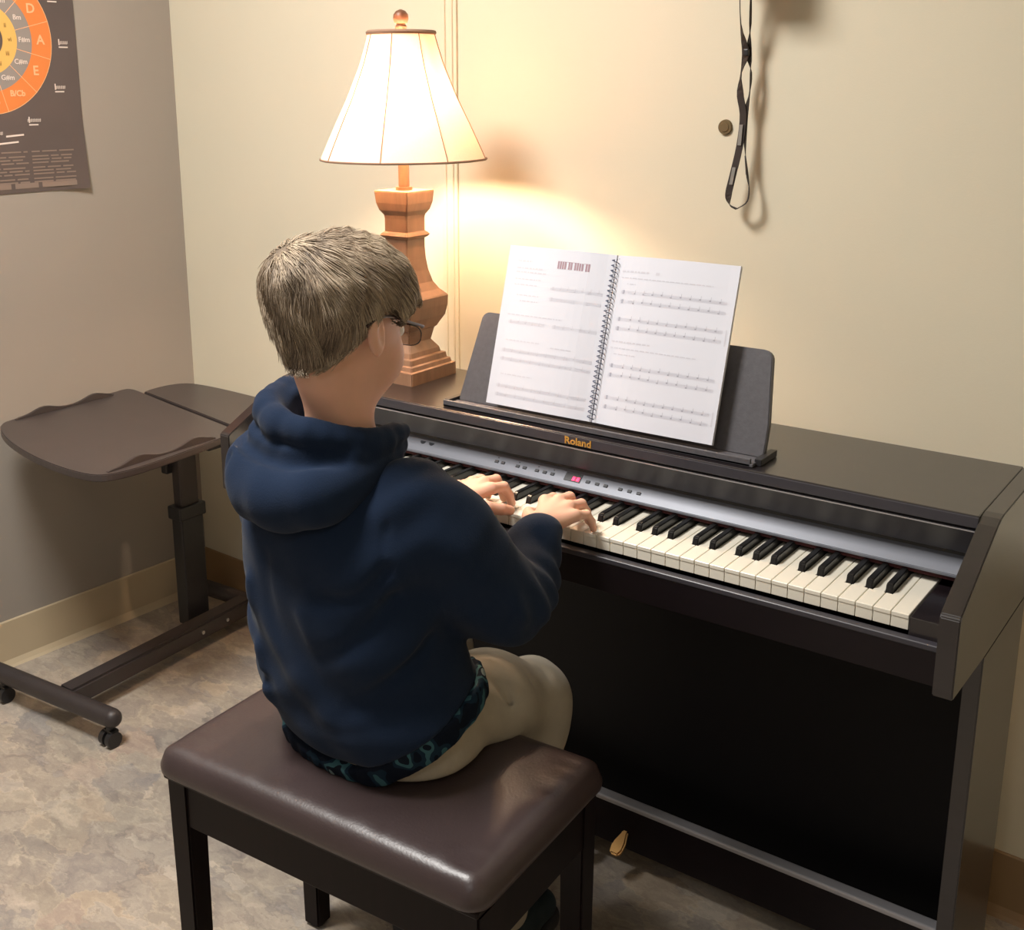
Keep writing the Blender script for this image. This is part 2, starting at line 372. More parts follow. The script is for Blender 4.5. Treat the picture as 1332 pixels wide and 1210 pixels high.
for x in (-.92, -.9): sub(B().cyl((x, .137, .766), (x, .1355, .7695), .006, n=16), 'volume_knob', M_btn, cp, smooth=True)
# logo
lg = text_mesh('logo', 'Roland', .0165, M_gold, piano, Matrix.Translation(PO) @ Matrix.Translation((-.5665, .0985, .8405)) @ Matrix.Rotation(R(90), 4, 'X') @ Matrix.Diagonal((1.1, 1, 1, 1)), ext=.0005, bold=.0004)
plabel(lg, 'gold lettering on the fascia')
# cheek blocks, key slip, key bed
pb(B().box(.0015, .05, -.005, .123, .66, .7345, .0015), 'cheek_block', M_piano); pb(B().box(xi0, -1.2235, -.005, .123, .66, .7345, .0015), 'cheek_block', M_piano)
pb(B().box(xi0, xi1, -.0175, -.0025, .70, .7095, .0025, 3), 'key_slip', M_pianofr)
pb(B().prism([(-.012, .655), (-.012, .70), (.3, .70), (.3, .655)], 'x', xi0, xi1), 'key_bed', M_satin)
pb(B().box(xi0, xi1, -.0165, -.011, .653, .702, .0015), 'front_rail', M_satin)
# white keys: 52 objects, meshes shared per kind of notch
OCT = {}
blk = set([51]); 
for o_ in range(0, 8):
    for q in (2, 3, 4, 6, 7):
        if q+7*o_ <= 49: blk.add(q+7*o_)
boff = {2: .0035, 3: 0, 4: -.0035, 6: .002, 7: -.002}
def bo(n): return boff[(n-2) % 7+2]
def white_mesh(nl, nr):
    """nl/nr: black-key intrusion at left/right (or None)"""
    g = .0005; hw = .0057; x0, x1 = -KW+g, -g
    pts = [(x0, -.0005), (x1, -.0005)]
    if nr is not None: pts += [(x1, .052), (nr-hw, .052), (nr-hw, .15)]
    else: pts += [(x1, .15)]
    if nl is not None: pts += [(nl+hw, .15), (nl+hw, .052), (x0, .052)]
    else: pts += [(x0, .15)]
    t = B(); t.prism(pts, 'z', KZ-.006, KZ, .0006, 1)
    t.box(x0, x1, .0005, .148 if False else .05, KZ-.0215, KZ-.0055, .0004, 1)
    me = bpy.data.meshes.new('white_key'); t.bm.to_mesh(me); t.bm.free(); me.materials.append(M_white); return me
cache = {}
for n in range(52):
    # key n spans boundaries n (right) and n+1 (left)
    nr = None if n not in blk else round(bo(n), 4)
    nl = None if n+1 not in blk else round(-KW+bo(n+1), 4)
    if nr is not None: nr = nr
    k = (nl, nr)
    if k not in cache: cache[k] = white_mesh(nl, nr)
    o = link('white_key', cache[k], piano); o.location = Vector((-n*KW, 0, 0))+PO
bkm = B().prism([(.052, KZ), (.0555, KZ+.0105), (.060, KZ+.0122), (.15, KZ+.0122), (.15, KZ-.004), (.052, KZ-.004)], 'x', -.0048, .0048, .0014, 2)
me_bk = bpy.data.meshes.new('black_key'); bkm.bm.to_mesh(me_bk); bkm.bm.free(); me_bk.materials.append(M_black)
for n in sorted(blk):
    o = link('black_key', me_bk, piano); o.location = Vector((-n*KW+bo(n), 0, 0))+PO
# pedal board and pedals
pb(B().box(xi0, .052, .2, .222, .046, .128, .001), 'pedal_board', M_satin)
pb(B().box(xi0, .052, .198, .222, .1285, .139, .003), 'pedal_board_top_rail', M_railm)
for i, x in enumerate((-.662, -.587, -.512)):
    t = B(); ln = [(x-.006, .215), (x-.0065, .195), (x-.0115, .178), (x-.0125, .163), (x-.008, .152), (x+.008, .152), (x+.0125, .163), (x+.0115, .178), (x+.0065, .195), (x+.006, .215)]
    t.prism(ln, 'z', .080, .090, .003)
    t.xf(Matrix.Translation((0, .215, .085)) @ Matrix.Rotation(R(27), 4, 'X') @ Matrix.Translation((0, -.215, -.085)))
    pb(t, 'pedal', M_brass, 'rounded brass pedal', smooth=True)
# music rest
RA = math.atan2(.045, .14)
def rest_pts(x0, x1, h0, h1, r):
    out = []
    for cx, cz, a0 in ((x1-r, h1-r, 0), (x0+r, h1-r, 90)):
        for k in range(6): a = R(a0+k*18); out.append((cx+r*math.cos(a), cz+r*math.sin(a)))
    return out
RESTM = Matrix.Translation((0, .150, .856)) @ Matrix.Rotation(-R(16), 4, 'X')
t = B(); t.prism([(-.848, .0), (-.272, .0), (-.272, .05)]+rest_pts(-.828, -.283, 0, .163, .016)+[(-.848, .01)], 'y', 0, .012, .0012); t.xf(RESTM)
pb(t, 'music_rest', M_rest)
pb(B().box(-.855, -.272, .112, .150, .8515, .8565, .001).box(-.855, -.276, .112, .117, .8515, .8640, .0012), 'rest_ledge', M_rest)
pb(B().box(-.275, -.264, .125, .185, .8515, .862, .001), 'rest_hinge', M_plastic); pb(B().box(-.862, -.851, .125, .185, .8515, .862, .001), 'rest_hinge', M_plastic)

# ---------------------------------------------------------------- spiral bound music book on the rest
BB = Matrix.Translation((-.5625, .131, .868)) @ Matrix.Rotation(-R(15.5), 4, 'X')     # book plane: x along, z up the page, -y towards reader
book = empty('music_book', (-.5625, .131, .868), 'open white spiral-bound music book standing on the piano music rest', 'book')
BI = Matrix.Translation(-book.location)
def page_block(side, th, wd, ht=.276):
    V = []; F = []; n = 14
    for i in range(n+1):
        u = i/n; x = side*(.0012+u*wd); y = -.004-.006*math.exp(-((u-.0)/.16)**2)*-1-.004*math.sin(PI*min(1, u*1.1))
        for z in (0, ht):
            V.append((x, y, z)); V.append((x, y+th, z))
    for i in range(n):
        a = i*4; c = a+4
        F += [(a, c, c+2, a+2), (a+1, a+3, c+3, c+1), (a, a+1, c+1, c), (a+2, c+2, c+3, a+3)]
    F += [(0, 2, 3, 1), (n*4, n*4+1, n*4+3, n*4+2)]
    if side < 0: F = [f[::-1] for f in F]
    return [BB @ Vector(v)-book.location for v in V], F
def page_y(side, u): return -.004+.006*math.exp(-((u)/.16)**2)-.004*math.sin(PI*min(1, u*1.1))
lp = pyd('page_stack', *page_block(-1, .004, .208), M_paper, book); rp_ = pyd('page_stack', *page_block(1, .006, .216), M_paper, book)
def ink_rects(side, rects, wd, ht=.276):
    """rects (u0,v0,u1,v1) fractions of the page from left edge and from top"""
    V = []; F = []
    for u0, v0, u1, v1 in rects:
        k = max(1, int((u1-u0)*10))
        for j in range(k):
            a = u0+(u1-u0)*j/k; c = u0+(u1-u0)*(j+1)/k; s = len(V)
            for uu, vv in ((a, v1), (c, v1), (c, v0), (a, v0)):
                w_ = (1-uu) if side < 0 else uu
                x = side*(.0012+w_*wd); V.append(BB @ Vector((x, page_y(side, w_)-.0003, (1-vv)*ht))-book.location)
            F.append((s, s+1, s+2, s+3))
    return V, F
rnd = random.Random(3)
def stave(u0, u1, v, notes=None, sp=.0042):
    r = []; d = []
    for k in range(5): r.append((u0, v+k*sp, u1, v+k*sp+.0011))
    x = u0
    for q in range(5): xx = u0+(u1-u0)*q/4; r.append((xx-.0012, v, xx+.0012, v+sp*4))
    d.append((u0+.012, v-.004, u0+.030, v+.019))       # clef
    return r, d
def notes(u0, u1, v, cnt):
    d = []
    for k in range(cnt):
        x = u0+(u1-u0)*(k+.5)/cnt; y = v+rnd.choice([.002, .005, .008, .011]); d.append((x, y, x+.014, y+.008)); d.append((x+.011, y-.018, x+.0135, y+.004))
    return d
def txtline(u0, u1, v, h=.006):
    out = []; x = u0
    while x < u1:
        wv = rnd.uniform(.012, .045); out.append((x, v, min(u1, x+wv), v+h)); x += wv+.01
    return out
Ls, Ld, Lt, Lk, Lp = [], [], [], [], []
def addst(S, D, *a):
    r, d = stave(*a); S += r; D += d
Lt += txtline(.1, .36, .20)+txtline(.1, .34, .235)+txtline(.14, .36, .30)+txtline(.18, .36, .335)+txtline(.08, .62, .425)+txtline(.1, .44, .585)+txtline(.55, .75, .60)+txtline(.1, .42, .80)
Lp += txtline(.1, .25, .085, .010)+txtline(.1, .36, .13, .008)+txtline(.1, .40, .155, .008)
addst(Ls, Ld, .47, .93, .235); addst(Ls, Ld, .47, .93, .30); Ld += notes(.52, .92, .235, 6)
addst(Ls, Ld, .1, .46, .465); addst(Ls, Ld, .54, .93, .465); Ld += notes(.16, .44, .465, 4)+notes(.6, .9, .465, 4)
addst(Ls, Ld, .08, .93, .645); addst(Ls, Ld, .08, .93, .70); Ld += notes(.13, .9, .645, 9)+notes(.13, .9, .70, 8)
addst(Ls, Ld, .08, .93, .87); addst(Ls, Ld, .08, .93, .925); Ld += notes(.13, .9, .87, 9)+notes(.13, .9, .925, 8)
kx = .50; kv = .075
for grp in (4, 2, 4, 2):
    for q in range(grp): Lk.append((kx, kv, kx+.0155, kv+.044)); kx += .0215
    kx += .014
Lk.append((.50, kv-.002, kx-.02, kv))
Rs, Rd, Rt = [], [], []
Rt += txtline(.06, .3, .085, .010)+[(.36, .083, .39, .097)]+txtline(.06, .82, .125)+txtline(.12, .2, .16)+txtline(.06, .4, .50, .009)+txtline(.06, .78, .54)+txtline(.1, .3, .575)
for v in (.205, .26, .365, .42, .64, .695, .83, .885):
    addst(Rs, Rd, .08, .94, v); Rd += notes(.16, .92, v, 10)
vb = [(.965, .36, .975, .45), (.965, .82, .975, .90)]
def inkobj(side, rects, wd, m, nm='print'):
    V, F = ink_rects(side, rects, wd); o = pyd(nm, V, F, m, lp if side < 0 else rp_); o['kind'] = 'stuff'; return o
inkobj(-1, Ls, .208, M_inkl, 'printed_staves'); inkobj(-1, Ld, .208, M_inkl, 'printed_notes'); inkobj(-1, Lt, .208, M_inkl, 'printed_text'); inkobj(-1, Lp, .208, M_inkl, 'printed_title')
inkobj(-1, Lk, .208, M_inkp, 'printed_keyboard_diagram')
inkobj(1, Rs, .216, M_inkl, 'printed_staves'); inkobj(1, Rd, .216, M_ink, 'printed_notes'); inkobj(1, Rt+vb, .216, M_inkl, 'printed_text')
pts = []
for i in range(32*10):
    a = 2*PI*i/10; z = .005+.266*i/(32*10)
    pts.append(BB @ Vector((.0058*math.cos(a), -.0022-.0062*math.sin(a), z))-book.location)
plabel(B().tube(pts, .00075, 5).obj('spiral_binding', M_coil, book, smooth=True), 'dark blue plastic coil')

# ---------------------------------------------------------------- table lamp
LX, LY = -1.055, .254
lamp = empty('table_lamp', (LX, LY, .851), 'lit table lamp with carved square wooden base and bell shade on the piano', 'lamp')
LO = lamp.location
prof = [(.851, .0965), (.872, .0965), (.880, .0937), (.891, .0807), (.901, .0692), (.907, .0663), (.923, .0476), (.941, .0533), (.946, .0548), (.949, .060), (.956, .0648), (.971, .0764), (.991, .0814), (1.009, .0826), (1.012, .080), (1.022, .0660), (1.037, .0533), (1.06, .0447), (1.082, .0403), (1.105, .0385), (1.121, .0385), (1.124, .045), (1.128, .049), (1.132, .045), (1.135, .0389), (1.159, .0389), (1.166, .0403), (1.175, .049), (1.189, .0548), (1.209, .0576), (1.212, .0570)]
prof[1:6] = [(.875, .0965), (.8765, .088), (.884, .086), (.886, .079), (.896, .077), (.8975, .067), (.907, .064)]
t = B(); t.lathe(prof, (LX, LY), 4, rot=PI/4, close=True)
bmesh.ops.bevel(t.bm, geom=[e for e in t.bm.edges if abs(e.verts[0].co.z-e.verts[1].co.z) > .0005 and len(e.link_faces) == 2], offset=.0016, segments=2, affect='EDGES')
t.obj('lamp_base', M_wood, lamp, off=LO)
B().cyl((LX, LY, 1.212), (LX, LY, 1.30), .0105).cyl((LX, LY, 1.212), (LX, LY, 1.218), .016).obj('pole', M_woodl, lamp, smooth=True, off=LO)
B().cyl((LX, LY, 1.285), (LX, LY, 1.325), .016, .018).obj('socket', M_brass, lamp, smooth=True, off=LO)
B().sph((LX, LY, 1.365), .028, 1, 1, 1.15, 20).cyl((LX, LY, 1.323), (LX, LY, 1.345), .013, .02).obj('bulb', M_bulb, lamp, smooth=True, off=LO)
hp = [(LX+.018*math.cos(0)*0+.0, LY, 1.33)]
hoop = [(LX-.014, LY, 1.335), (LX-.045, LY, 1.36), (LX-.052, LY, 1.41), (LX-.03, LY, 1.47), (LX, LY, 1.496), (LX+.03, LY, 1.47), (LX+.052, LY, 1.41), (LX+.045, LY, 1.36), (LX+.014, LY, 1.335)]
B().tube(spline(hoop, 30), .0015, 6).obj('harp', M_brass, lamp, smooth=True, off=LO)
spr = [(1.270, .157), (1.290, .148), (1.334, .127), (1.382, .103), (1.439, .079), (1.480, .066), (1.497, .0615)]
zz = np.linspace(1.270, 1.497, 18); rr = np.interp(zz, [a for a, _ in spr], [c_ for _, c_ in spr])
def scal(th): return 1-.012*abs(math.sin(4*th))
def shade_mesh(off_):
    V = []; F = []; n = 96
    for z, r in zip(zz, rr):
        for i in range(n):
            th = 2*PI*i/n; q = (r+off_)*scal(th+.35); V.append((LX+q*math.cos(th)-LO.x, LY+q*math.sin(th)-LO.y, z-LO.z))
    for j in range(len(zz)-1):
        for i in range(n): F.append((j*n+i, j*n+(i+1) % n, (j+1)*n+(i+1) % n, (j+1)*n+i))
    return V, F
shade = pyd('lamp_shade', *shade_mesh(0), M_shade, lamp, True)
for k in range(8):
    th = PI/4*k-.35
    pts = [(LX+(r*scal(th+.35)+.0008)*math.cos(th)-LO.x, LY+(r*scal(th+.35)+.0008)*math.sin(th)-LO.y, z-LO.z) for z, r in zip(zz, rr)]
    B().tube(pts, .0009, 5).obj('shade_seam', M_trimsh, shade)
for z, r in ((1.270, .157), (1.497, .0615)):
    rim = [(LX+r*math.cos(2*PI*i/64)*scal(2*PI*i/64+.35)-LO.x, LY+r*math.sin(2*PI*i/64)*scal(2*PI*i/64+.35)-LO.y, z-LO.z) for i in range(64)]
    B().tube(rim, .0022 if z < 1.4 else .0042, 6, True).obj('shade_trim', M_trimsh, shade, smooth=True)
t = B(); 
for k in range(3):
    a = 2*PI*k/3; t.cyl((LX, LY, 1.499), (LX+.061*math.cos(a), LY+.061*math.sin(a), 1.497), .0016, n=6)
t.cyl((LX, LY, 1.495), (LX, LY, 1.502), .010); t.obj('shade_spider', M_brass, lamp, smooth=True, off=LO)
B().lathe([(1.500, .004), (1.502, .010), (1.508, .011), (1.512, .008), (1.514, .0115), (1.521, .0142), (1.529, .0135), (1.535, .009), (1.538, .002)], (LX, LY), 20, close=True).obj('finial', M_woodl, lamp, smooth=True, off=LO)

# ---------------------------------------------------------------- rolling overbed table in the corner
tb = empty('rolling_side_table', (-1.85, .2, 0), 'dark brown rolling tilt-top table standing in the corner left of the piano', 'table')
TO = tb.location
TZ = .64
def tobj(b, name, m, par=None, **k): return b.obj(name, m, par or tb, off=TO, **k)
def smooth_closed(pts, n=6):
    P_ = [np.array(p) for p in pts]; out = []; m = len(P_)
    for i in range(m):
        a, b_, c_, d = P_[i-1], P_[i], P_[(i+1) % m], P_[(i+2) % m]
        for k in range(n):
            t_ = k/n; out.append(tuple(.5*((2*b_)+(c_-a)*t_+(2*a-5*b_+4*c_-d)*t_*t_+(3*b_-a-3*c_+d)*t_**3)))
    return out
# tilting main leaf: bowed outer end, rounded corners
main = [(-2.105, .352), (-2.100, .30), (-2.092, .15), (-2.086, .03), (-2.074, -.012), (-2.03, -.045), (-1.95, -.078), (-1.85, -.104), (-1.74, -.121), (-1.64, -.124), (-1.578, -.112), (-1.554, -.075), (-1.548, -.01), (-1.556, .12), (-1.570, .225), (-1.582, .258), (-1.610, .276), (-1.75, .304), (-1.90, .332), (-2.05, .362), (-2.09, .366)]
tobj(B().prism(smooth_closed(main, 4), 'z', TZ-.016, TZ, .002), 'tilting_top', M_table)
rear = [(-2.055, .382), (-2.060, .45), (-2.035, .50), (-1.97, .515), (-1.85, .515), (-1.70, .505), (-1.60, .488), (-1.555, .455), (-1.545, .38), (-1.55, .31), (-1.58, .292), (-1.75, .322), (-1.9, .350), (-2.03, .374)]
tobj(B().prism(smooth_closed(rear, 4), 'z', TZ-.020, TZ-.004, .002), 'fixed_top', M_table)
def lip(p0, p1):
    p0 = Vector(p0); p1 = Vector(p1); d = p1-p0; L = d.length; n = 24; prof = []
    for i in range(n+1):
        u = i/n; h = .004+.013*(math.exp(-((u-.28)/.13)**2)+math.exp(-((u-.80)/.13)**2))
        if u < .03 or u > .97: h = .002
        prof.append((u*L, h))
    pts = [(0, 0)]+prof+[(L, 0)]
    t = B(); t.prism(pts, 'y', -.004, .004, .001)
    t.xf(Matrix.Translation((p0.x, p0.y, TZ-.0005)) @ Matrix.Rotation(math.atan2(d.y, d.x), 4, 'Z')); return t
tobj(lip((-2.074, .02), (-2.078, .30)), 'edge_stop', M_table); tobj(lip((-1.572, -.09), (-1.576, .20)), 'edge_stop', M_table)
tobj(B().box(-1.98, -1.60, .20, .24, TZ-.036, TZ-.016, .002).box(-1.98, -1.94, -.02, .24, TZ-.030, TZ-.016, .002).box(-1.68, -1.64, -.02, .24, TZ-.030, TZ-.016, .002), 'tilt_bracket', M_tsteel)
tobj(B().box(-2.0, -1.60, .33, .37, TZ-.044, TZ-.020, .003).box(-1.93, -1.86, .30, .44, TZ-.044, TZ-.02, .003), 'top_bracket', M_tsteel)
# column
tobj(B().box(-1.900, -1.860, .315, .385, .05, .36, .004), 'column', M_tblack)
tobj(B().box(-1.895, -1.865, .322, .378, .36, TZ-.04, .003), 'inner_column', M_tsteel)
tobj(B().box(-1.905, -1.855, .308, .392, .34, .375, .004), 'column_collar', M_tblack)
kn = tobj(B().cyl((-1.905, .325, .50), (-1.93, .295, .50), .016, .020, 10).box(-1.915, -1.892, .305, .335, .46, .56, .004), 'clamp_knob', M_tblack)
kn = tobj(B().cyl((-1.905, .315, .585), (-1.93, .29, .585), .012, .015, 10), 'clamp_knob', M_tblack)
# foot frame
tobj(B().prism([(-1.815, -.10), (-1.765, -.10), (-1.800, .49), (-1.850, .49)], 'z', .040, .085, .006), 'foot_rail', M_tsteel)
tobj(B().tube([(-2.015, -.128, .068), (-1.985, -.126, .068), (-1.8, -.112, .068), (-1.66, -.101, .068), (-1.622, -.098, .068)], .0215, 12).sph((-1.620, -.098, .068), .0215).sph((-2.017, -.128, .068), .0215), 'foot_bar', M_tsteel, smooth=True)
tobj(B().tube([(-2.045, .477, .068), (-1.8, .487, .068), (-1.60, .493, .068)], .0215, 12).sph((-1.60, .493, .068), .0215).sph((-2.045, .477, .068), .0215), 'foot_bar', M_tsteel, smooth=True)
for y in (.30, .385):
    tobj(B().cyl((-1.7935+.0-(y-.3)*.06, y, .062), (-1.7855-(y-.3)*.06, y+.0005, .062), .0065, .005, 12), 'bolt', M_chrome, smooth=True)
for x, y in ((-1.992, -.127), (-1.628, -.098), (-2.03, .477), (-1.62, .492)):
    cst = tobj(B().cyl((x, y, .050), (x, y, .036), .010, n=12).box(x-.016, x+.016, y-.010, y+.010, .030, .040, .003), 'caster', M_tblack, smooth=True)
    tobj(B().cyl((x-.004, y-.004, .0185), (x-.018, y-.004, .0185), .0185, n=20).cyl((x+.018, y-.004, .0185), (x+.004, y-.004, .0185), .0185, n=20), 'wheel', M_tblack, cst, smooth=True)

# ---------------------------------------------------------------- poster on the grey wall
PM = ROT @ Matrix.Translation((XL, 0, 0)) @ Matrix(((0, 0, 1, 0), (1, 0, 0, 0), (0, 1, 0, 0), (0, 0, 0, 1)))  # local x -> along wall, y -> up, z -> into room
poster = bpy.data.objects.new('poster', None); COL.objects.link(poster); poster.matrix_world = PM @ Matrix.Translation((-.022, 1.51, 0))
tag(poster, 'dark poster with an orange and yellow circle of fifths on the grey wall', 'poster')
M_pdk = mat('poster_dark_print', (92, 80, 78), .35, noise=.12, nscale=4)
M_por = mat('poster_orange', (232, 132, 66), .4, noise=.02); M_pgr = mat('poster_grey', (150, 140, 134), .4); M_pye = mat('poster_yellow', (234, 184, 100), .4)
M_pw = mat('poster_white_print', (232, 216, 206), .5); M_pbr = mat('poster_brown_print', (138, 120, 110), .4); M_por2 = mat('poster_pale_orange', (250, 188, 140), .4); M_pok = mat('poster_ochre', (150, 112, 58), .4)
nx, ny = 12, 18; V = []; F = []
for j in range(ny+1):
    for i in range(nx+1):
        x = -.233+.466*i/nx; y = -.348+.70*j/ny
        z = .0012+(.010*max(0, (x-.12)/.11)**2*max(0, (-y-.18)/.17)) + .0015*(1+math.sin(y*9+x*4))*.5
        V.append((x, y, z))
def pz(x, y): return .0012+(.010*max(0, (x-.12)/.11)**2*max(0, (-y-.18)/.17)) + .0015*(1+math.sin(y*9+x*4))*.5
for j in range(ny):
    for i in range(nx): a = j*(nx+1)+i; F.append((a, a+1, a+nx+2, a+nx+1))
k = len(V); V += [(x, y, z-.0008) for x, y, z in V]; F += [tuple(k+q for q in f[::-1]) for f in F]
sheet = pyd('sheet', V, F, M_pdk, poster, True)
def ring(r0, r1, m, nm, dz, n=72, a0=0, a1=360):
    V = []; F = []
    for i in range(n+1):
        a = R(a0+(a1-a0)*i/n)
        for r in (r0, (r0+r1)/2, r1): x, y = r*math.cos(a), r*math.sin(a); V.append((x, y, pz(x, y)+dz))
    for i in range(n):
        for q in (0, 1): F.append((i*3+q, i*3+q+1, i*3+q+4, i*3+q+3))
    return pyd(nm, V, F, m, poster)
ring(.117, .166, M_por, 'major_key_ring', .0005); ring(.080, .117, M_pgr, 'minor_key_ring', .0005); ring(.045, .080, M_pye, 'inner_ring', .0005); ring(.166, .1675, M_por2, 'ring_outline', .0007)
def pquad(rects, m, nm, dz=.0008):
    V = []; F = []
    for pts in rects:
        s_ = len(V)
        for x, y in pts: V.append((x, y, pz(x, y)+dz))
        F.append(tuple(range(s_, s_+4)))
    o = pyd(nm, V, F, m, poster); o['kind'] = 'stuff'; return o
sp = []
for k in range(12):
    a = R(15+30*k); c_, s_ = math.cos(a), math.sin(a)
    sp.append([(r*c_-q*s_*.0007, r*s_+q*c_*.0007) for r, q in ((.08, -1), (.166, -1), (.166, 1), (.08, 1))])
pquad(sp, M_por2, 'sector_lines')
maj = ['C', 'G', 'D', 'A', 'E', 'B/C\u266d', 'F\u266f/G\u266d', 'D\u266d', 'A\u266d', 'E\u266d', 'B\u266d', 'F']
mnr = ['Am', 'Em', 'Bm', 'F#m', 'C#m', 'G#m', 'D#m', 'Bbm', 'Fm', 'Cm', 'Gm', 'Dm']
maj = [s_.replace('\u266d', 'b').replace('\u266f', '#') for s_ in maj]
for k in range(12):
    a = R(90-30*k)
    if abs(k-3) > 4: continue
    for lst, r, sz, m in ((maj, .139, .030, M_por2), (mnr, .098, .016, M_pw), (['I', 'V', 'ii', 'vi', 'iii', 'vii', 'IV', 'I', 'V', 'ii', 'vi', 'iii'], .062, .014, M_pok)):
        s_ = lst[k]; x, y = r*math.cos(a), r*math.sin(a)
        text_mesh('letter', s_, sz*(.62 if len(s_) > 3 else 1), m, poster, Matrix.Translation((x, y, pz(x, y)+.001)), ext=.0001, bold=.0006 if r > .13 else .0002)
q = []; q2 = []
for k in range(-1, 7):       # key signatures round the wheel
    a = R(90-30*k); r = .197 if k in (3,) else .205
    x, y = r*math.cos(a), r*math.sin(a)
    if x > .225: x = .205
    q.append([(x-.012, y-.016), (x+.012, y-.016), (x+.012, y-.013), (x-.012, y-.013)])
    text_mesh('key_signature', '#'*max(0, k), .012, M_pw, poster, Matrix.Translation((x+.002, y-.004, pz(x, y)+.001)), ext=.0001) if k > 0 else None
    q.append([(x-.012, y-.010), (x-.009, y-.010), (x-.009, y+.004), (x-.012, y+.004)])
q += [[(.03, -.219), (.075, -.216), (.075, -.212), (.03, -.215)], [(-.0, -.236), (.06, -.232), (.06, -.228), (0, -.232)]]
pquad(q, M_pw, 'stave_lines')
rb = random.Random(5)
rows = []; blocks = []
y = -.252
for row in range(9):
    for c0, c1 in ((-.21, -.06), (-.05, .08), (.09, .20)):
        x = c0
        while x < c1-.01:
            wv = rb.uniform(.02, .06); rows.append([(x, y-.0032), (min(c1, x+wv), y-.0032), (min(c1, x+wv), y), (x, y)]); x += wv+.006
    y -= .0075 if row % 3 else .011
for c0, c1 in ((-.21, -.09), (-.08, .03), (.04, .10), (.11, .20)):
    blocks.append([(c0, -.338), (c1, -.338), (c1, -.326), (c0, -.326)])
pquad(rows, M_pbr, 'small_print'); pquad(blocks, M_pbr, 'text_blocks')

# ---------------------------------------------------------------- strap hanging on the wall, hook and an unseen box added above the frame to cast a shadow
def wp(s, z, d=.035): return ROT @ Vector((s, YB-d, z))
hook = B().box(-.497, -.473, -.004, 0, 1.70, 1.76, .0015).cyl((-.485, -.003, 1.72), (-.485, -.045, 1.735), .004, n=10).obj('wall_hook', M_tblack); hook.matrix_world = ROT @ Matrix.Translation((0, YB, 0))
tag(hook, 'small black hook on the cream wall above the hanging strap', 'hook')
strap = empty('wrist_strap', wp(-.497, 1.70), 'long black woven strap with grey print hanging in a loop on the cream wall', 'strap')
t = B().box(-.53, -.452, .030, .140, 1.590, 1.712, .010, 3); t.xf(Matrix(((1, 0, 0, 0), (0, -1, 0, 0), (0, 0, 1, 0), (0, 0, 0, 1)))); bmesh.ops.reverse_faces(t.bm, faces=t.bm.faces[:]); t.xf(Matrix.Translation(-strap.location) @ ROT @ Matrix.Translation((0, YB, 0))); t.obj('added_shadow_caster', M_tblack, strap)  # unseen black box, added above the frame to throw a shadow beside the strap
def strp(name, pts, wds, m, w_=.0135):
    P3 = spline([wp(a, z, d) for a, z, d in pts], 40); D = spline(wds, 40)
    o = ribbon(name, [Vector(q)-strap.location for q in P3], [ROT.to_3x3() @ Vector(q) for q in D], w_, .0014, m, strap); return o
W1 = (1, -.15, 0); W2 = (.5, -.85, 0); W3 = (.2, -1, 0)
strp('strap_band', [(-.504, 1.595, .06), (-.508, 1.57, .055), (-.507, 1.50, .045), (-.500, 1.455, .036), (-.507, 1.42, .035), (-.507, 1.385, .034), (-.500, 1.35, .033), (-.503, 1.30, .034), (-.512, 1.25, .036), (-.519, 1.215, .036), (-.516, 1.197, .036), (-.502, 1.190, .036)], [W1, W2, W2, W1, W2, W1, W1, W1, W1, W1, W2, W3], M_strap)
strp('strap_band', [(-.490, 1.595, .058), (-.489, 1.57, .052), (-.491, 1.50, .042), (-.497, 1.455, .030), (-.491, 1.42, .030), (-.492, 1.385, .030), (-.498, 1.345, .030), (-.494, 1.29, .030), (-.488, 1.25, .030), (-.482, 1.225, .032), (-.484, 1.203, .035), (-.502, 1.190, .036)], [W1, W2, W3, W1, W3, W2, W1, W2, W3, W2, W2, W3], M_strap, .011)
strp('grey_print', [(-.5012, 1.335, .036), (-.5025, 1.30, .037)], [W1, W1], M_strapg, .007); strp('grey_print', [(-.5095, 1.262, .038), (-.514, 1.232, .0385)], [W1, W1], M_strapg, .007)
strp('grey_print', [(-.4935, 1.282, .0315), (-.4895, 1.25, .0315)], [W2, W2], M_strapg, .007)
B().box(-.503, -.493, -.006, .004, 1.448, 1.460, .002).obj('strap_slider', M_tblack, strap).matrix_parent_inverse = Matrix.Identity(4)
sl = strap.children[-1]; sl.matrix_basis = Matrix.Translation(wp(-.4985, 1.455, .034)-strap.location) @ ROT @ Matrix.Translation((.498, 0, -1.454))

